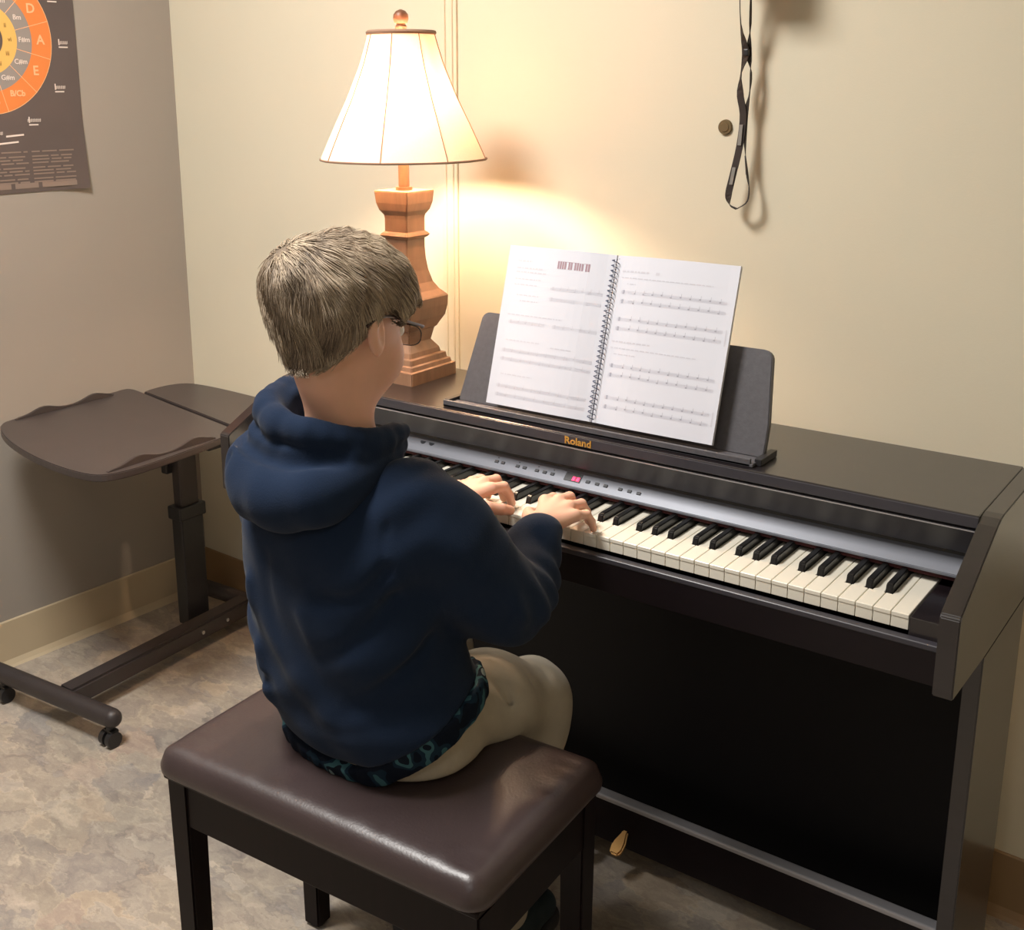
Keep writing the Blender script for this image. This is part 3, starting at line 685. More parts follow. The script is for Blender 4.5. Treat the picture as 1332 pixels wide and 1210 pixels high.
# ---------------------------------------------------------------- piano bench
BZ = .47; bench = empty('piano_bench', (-.613, -.352, .0), 'brown leatherette piano bench with dark mahogany legs, under the seated boy', 'bench', rz=R(3.2))
def cushion():
    nx, ny = 56, 36; a, b_ = .282, .168; V = []; F = []
    def sh(u, v):  # u,v -1..1 -> rounded rectangle
        x, y = a*u, b_*v; r = .03; qx, qy = max(0, abs(x)-(a-r)), max(0, abs(y)-(b_-r)); d = math.hypot(qx, qy)
        if d > 1e-6:
            m_ = max(qx, qy); f = m_/d; x = math.copysign(abs(x)-qx+qx*f, x); y = math.copysign(abs(y)-qy+qy*f, y)
        return x, y
    def top(u, v):
        e = max(abs(u), abs(v)); edge = min(a*(1-abs(u)), b_*(1-abs(v)))
        z = .459+.027*math.sqrt(max(0, 1-(1-min(1, edge/.030))**2))+.008*(1-u*u)*(1-v*v)
        # dent under the sitter and puckers toward the edges
        x, y = a*u, b_*v
        z -= .006*math.exp(-((x+.03)/.13)**2-((y-.01)/.09)**2)
        z += .0012*math.sin(x*180+3*math.sin(x*40))*math.exp(-((abs(y)-.128)/.014)**2)
        z += .0009*math.sin(y*190+2*math.sin(y*50))*math.exp(-((abs(x)-.245)/.014)**2)
        return z
    for j in range(ny+1):
        for i in range(nx+1):
            u = -math.cos(PI*i/nx)*.35+(-1+2*i/nx)*.65; v = -math.cos(PI*j/ny)*.35+(-1+2*j/ny)*.65
            x, y = sh(u, v); V.append((x, y, top(u, v)))
    for j in range(ny):
        for i in range(nx): k = j*(nx+1)+i; F.append((k, k+1, k+nx+2, k+nx+1))
    rim = [i for i in range(nx+1)]+[j*(nx+1)+nx for j in range(1, ny+1)]+[ny*(nx+1)+i for i in range(nx-1, -1, -1)]+[j*(nx+1) for j in range(ny-1, 0, -1)]
    prev = rim
    for dz, s_ in ((.454, 1.001), (.448, .998), (.445, .985), (.444, .9)):
        cur = []
        for q in rim: cur.append(len(V)); V.append((V[q][0]*s_, V[q][1]*s_, dz))
        m_ = len(rim)
        for i in range(m_): F.append((prev[(i+1) % m_], prev[i], cur[i], cur[(i+1) % m_]))
        prev = cur
    F.append(tuple(prev))
    return V, F
pyd('seat', *cushion(), M_leather, bench, True)
B().box(-.272, .272, -.158, .158,  .434, .445, .003).obj('seat_board', M_mahog, bench)
for nm, x0, x1, y0, y1 in (('apron', -.24, .24, -.149, -.131), ('apron', -.24, .24, .131, .149), ('apron', -.268, -.250, -.12, .12), ('apron', .250, .268, -.12, .12)):
    B().box(x0, x1, y0, y1,   .362, .434, .0015).obj(nm, M_mahog, bench)
for sx in (-1, 1):
    for sy in (-1, 1):
        t = B(); s0, s1 = .0195, .0165; cx_, cy_ = sx*.2515, sy*.1330
        tt = bmesh.new(); bmesh.ops.create_cube(tt, size=1)
        for v in tt.verts:
            s_ = s0 if v.co.z > 0 else s1
            v.co = Vector((cx_+(1 if v.co.x > 0 else -1)*s_, cy_+(1 if v.co.y > 0 else -1)*s_, .434 if v.co.z > 0 else .004))
        bmesh.ops.bevel(tt, geom=tt.edges[:], offset=.003, segments=2, affect='EDGES'); t._add(tt)
        lg_ = t.obj('leg', M_mahog, bench)
        B().cyl((cx_, cy_, 0), (cx_, cy_, .005), .013, n=14).obj('glide', M_plastic, lg_, smooth=True)

# ================================================================ seated boy, built from smooth distance fields
F32 = np.float32
def surfnet(fn, lo, hi, h, it=2):
    lo = np.array(lo, float); n = np.ceil((np.array(hi)-lo)/h).astype(int)+1
    ax = [(lo[i]+h*np.arange(n[i])).astype(F32) for i in range(3)]
    X, Y, Z = np.meshgrid(*ax, indexing='ij'); D = fn(X, Y, Z); del X, Y, Z
    S = D < 0
    cs = [(a, b_, c_) for a in (0, 1) for b_ in (0, 1) for c_ in (0, 1)]
    def sl(A, o): return A[o[0]:A.shape[0]-1+o[0], o[1]:A.shape[1]-1+o[1], o[2]:A.shape[2]-1+o[2]]
    cnt = sum(sl(S, o).astype(np.int8) for o in cs); act = (cnt > 0) & (cnt < 8)
    idx = np.full(act.shape, -1, np.int64); ii = np.argwhere(act); idx[tuple(ii.T)] = np.arange(len(ii))
    acc = np.zeros((len(ii), 3)); num = np.zeros(len(ii))
    for o in cs:
        for d in range(3):
            if o[d]: continue
            o2 = list(o); o2[d] = 1
            a = D[ii[:, 0]+o[0], ii[:, 1]+o[1], ii[:, 2]+o[2]]; c_ = D[ii[:, 0]+o2[0], ii[:, 1]+o2[1], ii[:, 2]+o2[2]]
            m_ = (a < 0) != (c_ < 0); t_ = np.where(m_, a/np.where(m_, a-c_, 1), 0)
            p_ = np.array(o, float)[None].repeat(len(ii), 0); p_[:, d] += t_
            acc += p_*m_[:, None]; num += m_
    V = lo+h*(ii+acc/num[:, None]); Fs = []
    for d in range(3):
        e1, e2 = [(1, 2), (2, 0), (0, 1)][d]
        A = S; Bs = np.roll(S, -1, d); ch = A != Bs
        w_ = np.argwhere(ch); w_ = w_[(w_[:, d] < S.shape[d]-1) & (w_[:, e1] > 0) & (w_[:, e2] > 0) & (w_[:, e1] < S.shape[e1]-1) & (w_[:, e2] < S.shape[e2]-1)]
        q = []
        for u_, v_ in ((1, 1), (0, 1), (0, 0), (1, 0)):
            k = w_.copy(); k[:, e1] -= u_; k[:, e2] -= v_; q.append(idx[tuple(k.T)])
        q = np.stack(q, 1); ins = A[tuple(w_.T)]; q[~ins] = q[~ins][:, ::-1]; Fs.append(q)
    Fs = np.concatenate(Fs)
    E_ = np.concatenate([Fs[:, [0, 1]], Fs[:, [1, 2]], Fs[:, [2, 3]], Fs[:, [3, 0]]])
    for _ in range(it):
        s_ = np.zeros_like(V); c_ = np.zeros(len(V))
        for k in range(3): s_[:, k] = np.bincount(E_[:, 0], V[E_[:, 1], k], len(V))+np.bincount(E_[:, 1], V[E_[:, 0], k], len(V))
        c_ = np.bincount(E_[:, 0], minlength=len(V))+np.bincount(E_[:, 1], minlength=len(V))
        V = V*.5+.5*s_/c_[:, None]
    return V, Fs
def smin(a, b_, k):
    h = np.clip(.5+.5*(b_-a)/k, 0, 1); return b_*(1-h)+a*h-k*h*(1-h)
def smax(a, b_, k): return -smin(-a, -b_, k)
def ell(X, Y, Z, c_, r):
    dx, dy, dz = (X-c_[0])/r[0], (Y-c_[1])/r[1], (Z-c_[2])/r[2]
    k0 = np.sqrt(dx*dx+dy*dy+dz*dz); k1 = np.sqrt((dx/r[0])**2+(dy/r[1])**2+(dz/r[2])**2)+1e-9
    return k0*(k0-1)/k1
def cone(X, Y, Z, a, b_, ra, rb):
    d = np.array(b_, float)-np.array(a, float); L2 = float(d@d)
    t_ = np.clip(((X-a[0])*d[0]+(Y-a[1])*d[1]+(Z-a[2])*d[2])/L2, 0, 1)
    return np.sqrt((X-a[0]-t_*d[0])**2+(Y-a[1]-t_*d[1])**2+(Z-a[2]-t_*d[2])**2)-(ra+(rb-ra)*t_)
def chain(X, Y, Z, pts, rs, k=.01, n=0):
    if n: 
        q = spline([tuple(p)+(r,) for p, r in zip(pts, rs)], n); pts = [p[:3] for p in q]; rs = [p[3] for p in q]
    d = None
    for i in range(len(pts)-1):
        e = cone(X, Y, Z, pts[i], pts[i+1], rs[i], rs[i+1]); d = e if d is None else smin(d, e, k)
    return d
def stack(X, Y, Z, rows, pw=2.2):
    """rows: z, cx, cy, a, b -> soft super-elliptic column"""
    r = np.array(rows, float); zf = Z.ravel(); g = [np.interp(zf, r[:, 0], r[:, k]).reshape(Z.shape) for k in range(1, 5)]
    q = (np.abs((X-g[0])/g[2])**pw+np.abs((Y-g[1])/g[3])**pw)**(1/pw)
    d = (q-1)*np.minimum(g[2], g[3])*.9
    return smax(d, smax(r[0, 0]-Z, Z-r[-1, 0], .01), .03)
def finer(rows, n=40):
    r = np.array(rows, float); q = spline([tuple(x) for x in r], n); return sorted(q)
def groove(X, Y, Z, pts, wd, dp, n=24):
    q = spline(pts, n); d2 = None
    for i in range(len(q)-1):
        e = cone(X, Y, Z, q[i], q[i+1], 0, 0); d2 = e if d2 is None else np.minimum(d2, e)
    return dp*np.exp(-(d2/wd)**2)
def mesh_np(name, parts, m, parent, smooth=True):
    V = []; F_ = []; o_ = 0
    for v, f in parts: V.append(v); F_.append(f+o_); o_ += len(v)
    V = np.concatenate(V); F_ = np.concatenate(F_)
    me = bpy.data.meshes.new(name); me.vertices.add(len(V)); me.vertices.foreach_set('co', (V-np.array(parent_world(parent))).astype(F32).ravel())
    me.loops.add(F_.size); me.loops.foreach_set('vertex_index', F_.ravel().astype(np.int32))
    me.polygons.add(len(F_)); me.polygons.foreach_set('loop_start', (np.arange(len(F_))*F_.shape[1]).astype(np.int32)); me.polygons.foreach_set('loop_total', np.full(len(F_), F_.shape[1], np.int32))
    me.update(calc_edges=True); me.validate(); setm(me, m, smooth)
    return link(name, me, parent)
def parent_world(o):
    v = Vector((0, 0, 0))
    while o is not None: v = v+o.location; o = o.parent
    return v
boy = empty('person', (-.63, -.32, .47), 'boy in a navy hoodie and khaki trousers seated on the bench playing the piano', 'person')

# head frame
HC_ = np.array((-.655, -.352, 1.098)); HR = np.array((Matrix.Rotation(R(4), 3, 'Z') @ Matrix.Rotation(R(-14), 3, 'X')))     # pitched down a little
def tohead(X, Y, Z):
    a, b_, c_ = X-HC_[0], Y-HC_[1], Z-HC_[2]
    return [(HR[0, k]*a+HR[1, k]*b_+HR[2, k]*c_) for k in range(3)]
def fromhead(p): return HC_+HR @ np.array(p, float)
def cran(x, y, z): return ell(x, y, z, (0, -.013, .026), (.0725, .088, .077))
def head_sdf(X, Y, Z):
    x, y, z = tohead(X, Y, Z); ax_ = np.abs(x)
    d = cran(x, y, z)
    d = smin(d, ell(x, y, z, (0, .030, -.030), (.058, .058, .074)), .03)
    d = smin(d, ell(x, y, z, (0, .044, -.070), (.040, .036, .028)), .02)
    d = smin(d, ell(x, y, z, (0, .074, -.086), (.016, .012, .012)), .012)
    d = smin(d, ell(ax_, y, z, (.034, .052, -.036), (.026, .028, .030)), .02)
    d = smin(d, ell(ax_, y, z, (.020, .074, .026), (.026, .012, .008)), .012)
    d = smax(d, -ell(ax_, y, z, (.031, .102, .004), (.016, .016, .011)), .010)
    d = smin(d, cone(x, y, z, (0, .082, .012), (0, .102, -.024), .006, .0095), .008)
    d = smin(d, ell(ax_, y, z, (.009, .094, -.028), (.006, .009, .006)), .004)
    d = smin(d, ell(x, y, z, (0, .082, -.051), (.019, .012, .010)), .008)
    d = d+.0022*np.exp(-((z+.0515)/.0016)**2-(x/.019)**2)*(y > .05)
    e = ell(ax_, y+.25*(z+.005)+.35*(ax_-.072), z, (.0800, -.028, -.004), (.0085, .0175, .0285))
    e = smax(e, -ell(ax_, y+.25*(z+.005)+.35*(ax_-.072), z, (.0900, -.021, -.002), (.008, .010, .017)), .004)
    d = smin(d, e, .005)
    nk = chain(X, Y, Z, [tuple(fromhead((0, -.026, -.045))), (-.650, -.368, .990), (-.652, -.365, .90)], [.046, .0425, .058], .01)
    d = smin(d, nk, .022)
    return d
parts_body = [surfnet(head_sdf, (-.78, -.48, .89), (-.53, -.21, 1.22), .0025, 2)]
# trunk and limbs under the clothes
def trunk_sdf(X, Y, Z):
    d = stack(X, Y, Z, [(.49, -.625, -.325, .12, .085), (.62, -.635, -.335, .105, .075), (.78, -.65, -.35, .115, .078), (.86, -.652, -.355, .13, .07), (.91, -.655, -.36, .07, .055)])
    for s_, sh, el, wr in ((1, (-.53, -.345, .875), (-.462, -.24, .715), (-.505, -.108, .765)), (-1, (-.785, -.355, .865), (-.80, -.22, .70), (-.690, -.085, .765))):
        d = smin(d, chain(X, Y, Z, [sh, el, wr], [.042, .030, .021], .02), .03)
    for hp, kn_, an in ((( -.555, -.32, .562), (-.542, -.066, .466), (-.565, -.125, .09)), ((-.70, -.32, .562), (-.735, -.060, .480), (-.725, -.12, .09))):
        d = smin(d, chain(X, Y, Z, [hp, kn_, an], [.064, .046, .030], .02), .03)
        d = smin(d, cone(X, Y, Z, (an[0], an[1]-.005, .075), (an[0], an[1]+.10, .045), .028, .020), .02)
    return d
parts_body.append(surfnet(trunk_sdf, (-.90, -.46, .01), (-.38, .13, .94), .008, 1))
# hands
def hand_sdf(H):
    def f(X, Y, Z):
        d = chain(X, Y, Z, [H['fore'], H['wrist']], [.0215, .0185])
        pal = None
        for k, m_ in enumerate(H['mcp']):
            e = cone(X, Y, Z, H['wrist'] if k in (1, 2) else tuple(np.array(H['wrist'])+(np.array(m_)-np.array(H['wrist']))*.12), m_, .0135, .0098); pal = e if pal is None else smin(pal, e, .010)
        d = smin(d, pal, .012)
        for k, (m_, pp, dd, tt) in enumerate(zip(H['mcp'], H['pip'], H['dip'], H['tip'])):
            r = (.0085, .0088, .0083, .0072)[k]
            fg = chain(X, Y, Z, [m_, pp, dd, tt], [r*1.06, r*.98, r*.86, r*.78], .003)
            d = smin(d, fg, .0045)
        d = smin(d, chain(X, Y, Z, H['thumb'], [.0135, .0108, .0092, .0082], .004), .007)
        return d
    return f
def mkhand(wrist, fore, mcp, fwd, curl, thumb, ztip=.7428):
    pip, dip, tip = [], [], []
    for k, m_ in enumerate(mcp):
        L_ = (.030, .033, .031, .025)[k]; m_ = np.array(m_, float); f_ = np.array(fwd[k]+(0,), float); f_ /= np.linalg.norm(f_)
        p1 = m_+f_*L_*.95+np.array((0, 0, -.004)); p2 = p1+f_*L_*.42+np.array((0, 0, -(p1[2]-ztip)*.50)); p3 = p2+f_*L_*.20+np.array((0, 0, ztip-p2[2]))
        pip.append(tuple(p1)); dip.append(tuple(p2)); tip.append(tuple(p3))
    return dict(wrist=wrist, fore=fore, mcp=mcp, pip=pip, dip=dip, tip=tip, thumb=thumb)
RH = mkhand((-.510, -.095, .766), (-.490, -.150, .755), [(-.548, -.026, .781), (-.527, -.018, .784), (-.506, -.022, .780), (-.487, -.036, .774)],
            [(-.10, 1), (-.02, 1), (.12, 1), (.28, 1)], 0, [(-.532, -.075, .764), (-.562, -.048, .760), (-.580, -.022, .753), (-.588, .000, .7455)])
LH = mkhand((-.680, -.092, .766), (-.70, -.150, .750), [(-.650, -.026, .780), (-.670, -.018, .784), (-.691, -.022, .781), (-.709, -.036, .775)],
            [(.16, 1), (.05, 1), (-.08, 1), (-.22, 1)], 0, [(-.660, -.078, .764), (-.635, -.058, .760), (-.624, -.036, .754), (-.622, -.014, .7455)])
for H in (RH, LH):
    wx, wy = H['wrist'][:2]; parts_body.append(surfnet(hand_sdf(H), (wx-.105, wy-.075, .715), (wx+.085, wy+.145, .82), .0016, 2))
body = mesh_np('body', parts_body, M_skin, boy)
# finger nails
for H in (RH, LH):
    for k in range(4):
        t3, d3 = np.array(H['tip'][k]), np.array(H['dip'][k]); ax3 = t3-d3; ax3 /= np.linalg.norm(ax3)
        nrm = np.array((0, 1, 0.0)); nrm = nrm-ax3*(nrm@ax3); nrm /= np.linalg.norm(nrm); sd = np.cross(ax3, nrm)
        c3 = t3+nrm*(.0062 if k < 3 else .0054)-ax3*.001
        Mx = Matrix([[sd[0], ax3[0], nrm[0], c3[0]], [sd[1], ax3[1], nrm[1], c3[1]], [sd[2], ax3[2], nrm[2], c3[2]], [0, 0, 0, 1]])
        t = B(); t.sph((0, 0, 0), 1, .0038, .0048, .0009, 10); t.xf(Mx); t.obj('fingernail', M_lip, body, smooth=True, off=parent_world(body))
# eyes and mouth
for s_ in (-1, 1):
    c3 = Vector(fromhead((s_*.030, .0785, .004)))
    e = B(); e.sph(c3, .0118, n=20); eo = e.obj('eyeball', M_eye, body, smooth=True, off=parent_world(body))
    i_ = B(); i_.sph(Vector(fromhead((s_*.030, .0885, .002))), .0052, 1, .5, 1, 16); i_.obj('iris', M_iris, body, smooth=True, off=parent_world(body))
mo = B(); mo.tube([Vector(fromhead((x, .0925-.9*x*x*20, -.0545-.0*x))) for x in np.linspace(-.016, .016, 9)], [.001, .0025, .003, .0034, .0035, .0034, .003, .0025, .001], 8)
mo.obj('lips', M_lip, body, smooth=True, off=parent_world(body))

# hair: a soft cap plus thousands of fine strands
def hairline(x, y):
    """lowest head-z that carries hair, by front-back position"""
    return np.interp(y, [-.12, -.095, -.075, -.055, -.045, -.030, -.012, .002, .014, .026, .045, .07, .10], [-.080, -.084, -.064, -.036, -.010, .022, .030, .020, .012, .026, .038, .044, .046]).reshape(np.shape(y))
def hair_sdf(X, Y, Z, rough=1):
    x, y, z = tohead(X, Y, Z)
    th = .0035+.0175*np.clip((z+.060)/.11, 0, 1)**.9+.006*np.exp(-((z-.085)/.03)**2-((y-.01)/.06)**2)
    th = th+.013*np.exp(-((x+.045)/.032)**2-((y+.078)/.035)**2-((z-.062)/.032)**2)-.006*np.exp(-((x+.02)/.018)**2-((y+.05)/.03)**2)*(z > .05)       # tuft at the crown's back left
    if rough: th = th+.0014*np.sin(70*x+4*np.sin(40*z+3)+9*np.sin(25*y+20*x))*np.clip((z+.02)/.05, 0, 1)+.0009*np.sin(130*x-60*y+3*np.sin(60*z))
    d = smin(cran(x, y, z), ell(x, y, z, (0, .022, .012), (.060, .062, .060)), .02)
    d = smin(d, ell(x, y, z, (0, -.034, -.036), (.046, .044, .060)), .02)-th
    return smax(d, hairline(x, y)-z+.0015*np.sin(300*x)*rough, .010)
hv, hf = surfnet(hair_sdf, (-.79, -.50, .99), (-.53, -.20, 1.25), .003, 2)
def strands(N_, seed=1):
    rg = np.random.default_rng(seed); P_ = hv[rg.integers(0, len(hv), N_)]+rg.normal(0, .0015, (N_, 3))
    xh, yh, zh = tohead(P_[:, 0], P_[:, 1], P_[:, 2]); ok = (zh > hairline(xh, yh)+.004); P_ = P_[ok]; n_ = len(P_)
    def grad(Q):
        e = .002; g = np.stack([hair_sdf(Q[:, 0]+e*(k == 0), Q[:, 1]+e*(k == 1), Q[:, 2]+e*(k == 2), 0)-hair_sdf(Q[:, 0]-e*(k == 0), Q[:, 1]-e*(k == 1), Q[:, 2]-e*(k == 2), 0) for k in range(3)], 1)
        return g/(np.linalg.norm(g, axis=1, keepdims=True)+1e-9)
    crown = fromhead((.004, -.062, .088)); down = HR @ np.array((0, 0, -1.)); fw = HR @ np.array((.55, 1., -.1)); side = HR @ np.array((1., 0, 0))
    cl = np.sin(P_[:, 0]*95+P_[:, 2]*60)+np.sin(P_[:, 1]*110-P_[:, 2]*45+2)
    ln = rg.uniform(.65, 1.3, n_)*.0075; pts = []; Q = P_-grad(P_)*.003
    lift = rg.uniform(.0, .0022, n_)+.0028*(cl > .6)
    for st in range(7):
        pts.append(Q.copy()); g = grad(Q); v = Q-crown; r_ = np.linalg.norm(v, axis=1, keepdims=True)
        top = np.clip((zh[ok]-.03)/.05, 0, 1)[:, None]
        d_ = v/(r_+1e-6)*1.0+fw*(.9*top)+down*(.9-.5*top)+side*(.42*cl[:, None])+rg.normal(0, .10, (n_, 3))
        d_ = d_-g*(d_*g).sum(1, keepdims=True); d_ /= np.linalg.norm(d_, axis=1, keepdims=True)+1e-9
        Q = Q+d_*ln[:, None]; sd_ = hair_sdf(Q[:, 0], Q[:, 1], Q[:, 2], 1)
        tgt = -.0012+lift*(st/3)
        xh2, yh2, zh2 = tohead(Q[:, 0], Q[:, 1], Q[:, 2]); base_ = np.clip((tgt-sd_), -.004, .004)
        Q = Q+grad(Q)*base_[:, None]
    pts = np.stack(pts, 1); K = pts.shape[1]
    g = grad(pts[:, 3]); tn = pts[:, 4]-pts[:, 2]; tn /= np.linalg.norm(tn, axis=1, keepdims=True)+1e-9; sd = np.cross(tn, g)
    wd = np.array([.3, .8, 1, 1, .9, .6, .1])*.00068
    V = np.empty((n_, K, 3, 3))
    for k in range(3):
        a = 2*PI*k/3; V[:, :, k] = pts+(sd*math.cos(a)+g*math.sin(a))[:, None]*wd[None, :, None]
    V = V.reshape(-1, 3); f = []
    base_ = (np.arange(n_)*K*3)[:, None]
    for i in range(K-1):
        for k in range(3):
            f.append(base_+np.array([i*3+k, i*3+(k+1) % 3, i*3+3+(k+1) % 3, i*3+3+k]))
    tone = np.clip(.46+.30*cl/2+rg.normal(0, .15, n_), 0, 1)
    return V, np.concatenate(f), np.repeat(tone, K*3)
sv, sf, stn = strands(19000)
hair = mesh_np('hair', [surfnet(lambda X, Y, Z: hair_sdf(X, Y, Z, 0)+.0035, (-.79, -.50, .99), (-.53, -.20, 1.25), .003, 2), (sv, sf)], M_hair, boy)
at = hair.data.attributes.new('tone', 'FLOAT', 'POINT'); at.data.foreach_set('value', np.concatenate([np.full(len(hair.data.vertices)-len(stn), .12), stn]).astype(F32))

# spectacles
sp_o = empty('spectacles', tuple(fromhead((0, .09, .0))), 'boy\'s dark brown rimmed spectacles with clear lenses, worn on his face', 'glasses')
def hpt(x, y, z): return Vector(fromhead((x, y, z)))-sp_o.location
for s_ in (-1, 1):
    rim = [hpt(s_*(.032+.024*math.copysign(abs(math.cos(a))**.75, math.cos(a))), .104-.10*abs(.032+.024*math.cos(a))**1.5, -.001+.0140*math.copysign(abs(math.sin(a))**.75, math.sin(a))) for a in np.linspace(0, 2*PI, 29)[:-1]]
    B().tube(rim, .0008, 6, True).obj('rim', M_btn, sp_o, smooth=True)
    B().tube([hpt(s_*x, .1035, .0135) for x in (.014, .032, .052)], .0014, 6).obj('brow_bar', M_frame, sp_o, smooth=True)
    cc = sum(rim, Vector())/len(rim); n_ = len(rim); Vv = [cc]+rim; 
    lo_ = pyd('lens', Vv+[v+Vector((0, .0012, 0)) for v in Vv], [(0, 1+i, 1+(i+1) % n_) for i in range(n_)]+[(n_+1, n_+2+(i+1) % n_, n_+2+i) for i in range(n_)]+[(1+i, n_+2+i, n_+2+(i+1) % n_, 1+(i+1) % n_) for i in range(n_)], M_lens, sp_o)
    tm = spline([hpt(s_*.057, .100, .012), hpt(s_*.0700, .082, .0135), hpt(s_*.0775, .040, .0165), hpt(s_*.0830, -.005, .0205), hpt(s_*.0845, -.036, .017), hpt(s_*.0830, -.056, .004)], 24)
    B().tube(tm, .0021, 6).obj('temple', M_frame, sp_o, smooth=True)
B().tube([hpt(-.009, .1035, .004), hpt(0, .1065, .007), hpt(.009, .1035, .004)], .0012, 6).obj('bridge', M_frame, sp_o, smooth=True)

# hoodie
def sleeve(X, Y, Z, side):
    if side > 0: pts = [(-.545, -.350, .868), (-.502, -.318, .820), (-.476, -.268, .744), (-.474, -.232, .712), (-.486, -.182, .722), (-.500, -.128, .752), (-.5045, -.112, .760)]; rs = [.066, .064, .061, .058, .050, .038, .035]
    else: pts = [(-.765, -.355, .860), (-.800, -.330, .810), (-.812, -.270, .735), (-.800, -.225, .705), (-.765, -.175, .722), (-.706, -.135, .750), (-.694, -.118, .757)]; rs = [.066, .062, .058, .056, .048, .038, .035]
    return chain(X, Y, Z, pts, rs, .012, 14)
TR = finer([(.505, -.628, -.318, .148, .114), (.53, -.628, -.322, .160, .124), (.57, -.632, -.328, .166, .130), (.63, -.645, -.340, .162, .126), (.70, -.652, -.350, .158, .120), (.77, -.656, -.357, .156, .115), (.83, -.656, -.360, .150, .108), (.88, -.655, -.360, .118, .090), (.915, -.655, -.362, .076, .068), (.935, -.655, -.362, .050, .050)], 60)
def folds(X, Y, Z):
    f = .0030*np.sin(38*Z+22*X+3*np.sin(18*X+9*Z))*np.exp(-((Z-.66)/.14)**2)
    f = f+.0042*np.sin(60*(Z*.8+X*.55)+2*np.sin(25*Y)+1.5*np.sin(30*X))*np.exp(-((X+.54)/.085)**2-((Z-.73)/.11)**2)
    f = f+.0026*np.sin(55*(Z-.35*X)+1+1.5*np.sin(24*X))*np.exp(-((Z-.60)/.05)**2)
    f = f+.0030*np.sin(50*(Z+.8*X)+1.2*np.sin(30*Z))*np.exp(-((X+.78)/.05)**2-((Z-.70)/.12)**2)
    f = f+.0022*np.sin(46*X+2.2*np.sin(14*Z+2))*np.exp(-((Z-.80)/.07)**2)
    return f
GRV = [([(-.555, -.468, .60), (-.60, -.478, .66), (-.63, -.482, .74)], .014, -.006), ([(-.72, -.462, .56), (-.735, -.47, .66), (-.74, -.475, .76)], .014, -.008),
       ([(-.530, -.42, .81), (-.560, -.445, .775), (-.60, -.470, .765)], .012, .007), ([(-.528, -.41, .77), (-.555, -.45, .715), (-.60, -.475, .685)], .013, .008), ([(-.50, -.37, .70), (-.53, -.43, .65), (-.58, -.47, .60)], .011, .009),
       ([(-.80, -.40, .72), (-.77, -.44, .69), (-.73, -.47, .675)], .008, .008), ([(-.81, -.38, .64), (-.77, -.44, .62), (-.71, -.465, .61)], .008, .008),
       ([(-.700, -.47, .80), (-.69, -.475, .72), (-.66, -.48, .66)], .010, .006), ([(-.70, -.465, .590), (-.62, -.47, .572), (-.53, -.42, .592)], .013, .004)]
def torso_raw(X, Y, Z): return stack(X, Y, Z, TR, 2.3)
def hoodie_sdf(X, Y, Z):
    d = torso_raw(X, Y, Z)+folds(X, Y, Z)
    for s_ in (1, -1): 
        e = sleeve(X, Y, Z, s_); e = e+.0024*np.sin(70*(Z+.5*Y)+3*np.sin(30*X))+.0042*np.sin(120*(Y+Z*.4)+2*np.sin(50*X))*np.exp(-((Z-.725)/.04)**2)*(Y > -.30)
        d = smin(d, e, .022)
    for q, w_, dp in GRV: d = d+groove(X, Y, Z, q, w_, dp, 8)
    # armhole seams
    d = d+groove(X, Y, Z, [(-.560, -.300, .925), (-.535, -.385, .895), (-.528, -.428, .84), (-.520, -.43, .78)], .0045, .0032, 12)
    d = d+groove(X, Y, Z, [(-.745, -.300, .92), (-.772, -.385, .89), (-.785, -.428, .84), (-.79, -.43, .78)], .0045, .0032, 12)
    # hollow collar, open cuffs, hem cut (rises to the lap)
    d = smax(d, -cone(X, Y, Z, (-.655, -.362, .90), (-.655, -.362, 1.0), .056, .075), .01)
    d = smax(d, -cone(X, Y, Z, (-.500, -.128, .752), (-.5145, -.085, .766), .026, .028), .004); d = smax(d, -cone(X, Y, Z, (-.706, -.135, .750), (-.678, -.08, .768), .026, .028), .004)
    return smax(d, hemz(X, Y)-Z, .006)
def hemz(X, Y): return .518+.34*np.clip(Y+.40, -.05, .2)+.50*np.clip(X+.585, 0, .13)
hoodie = mesh_np('hoodie', [surfnet(hoodie_sdf, (-.89, -.50, .48), (-.38, -.07, .955), .004, 3)], M_navy, boy)
def hem_sdf(X, Y, Z):
    d = stack(X, Y, Z, [(.40, -.628, -.318, .140, .108), (.488, -.628, -.320, .150, .115), (.53, -.628, -.322, .161, .125), (.60, -.634, -.335, .168, .130), (.70, -.65, -.35, .15, .115)], 2.3)
    d = d+.0012*np.sin(220*X+4*np.sin(40*Y))*(1)+.001*np.sin(200*Y)
    return smax(smax(d, np.maximum(hemz(X, Y)-.038, .487)-Z, .005), Z-hemz(X, Y)-.004, .004)
mesh_np('hem_band', [surfnet(hem_sdf, (-.82, -.47, .455), (-.44, -.16, .69), .0035, 2)], M_camo, hoodie)['label'] = 'teal and black camouflage hem band'
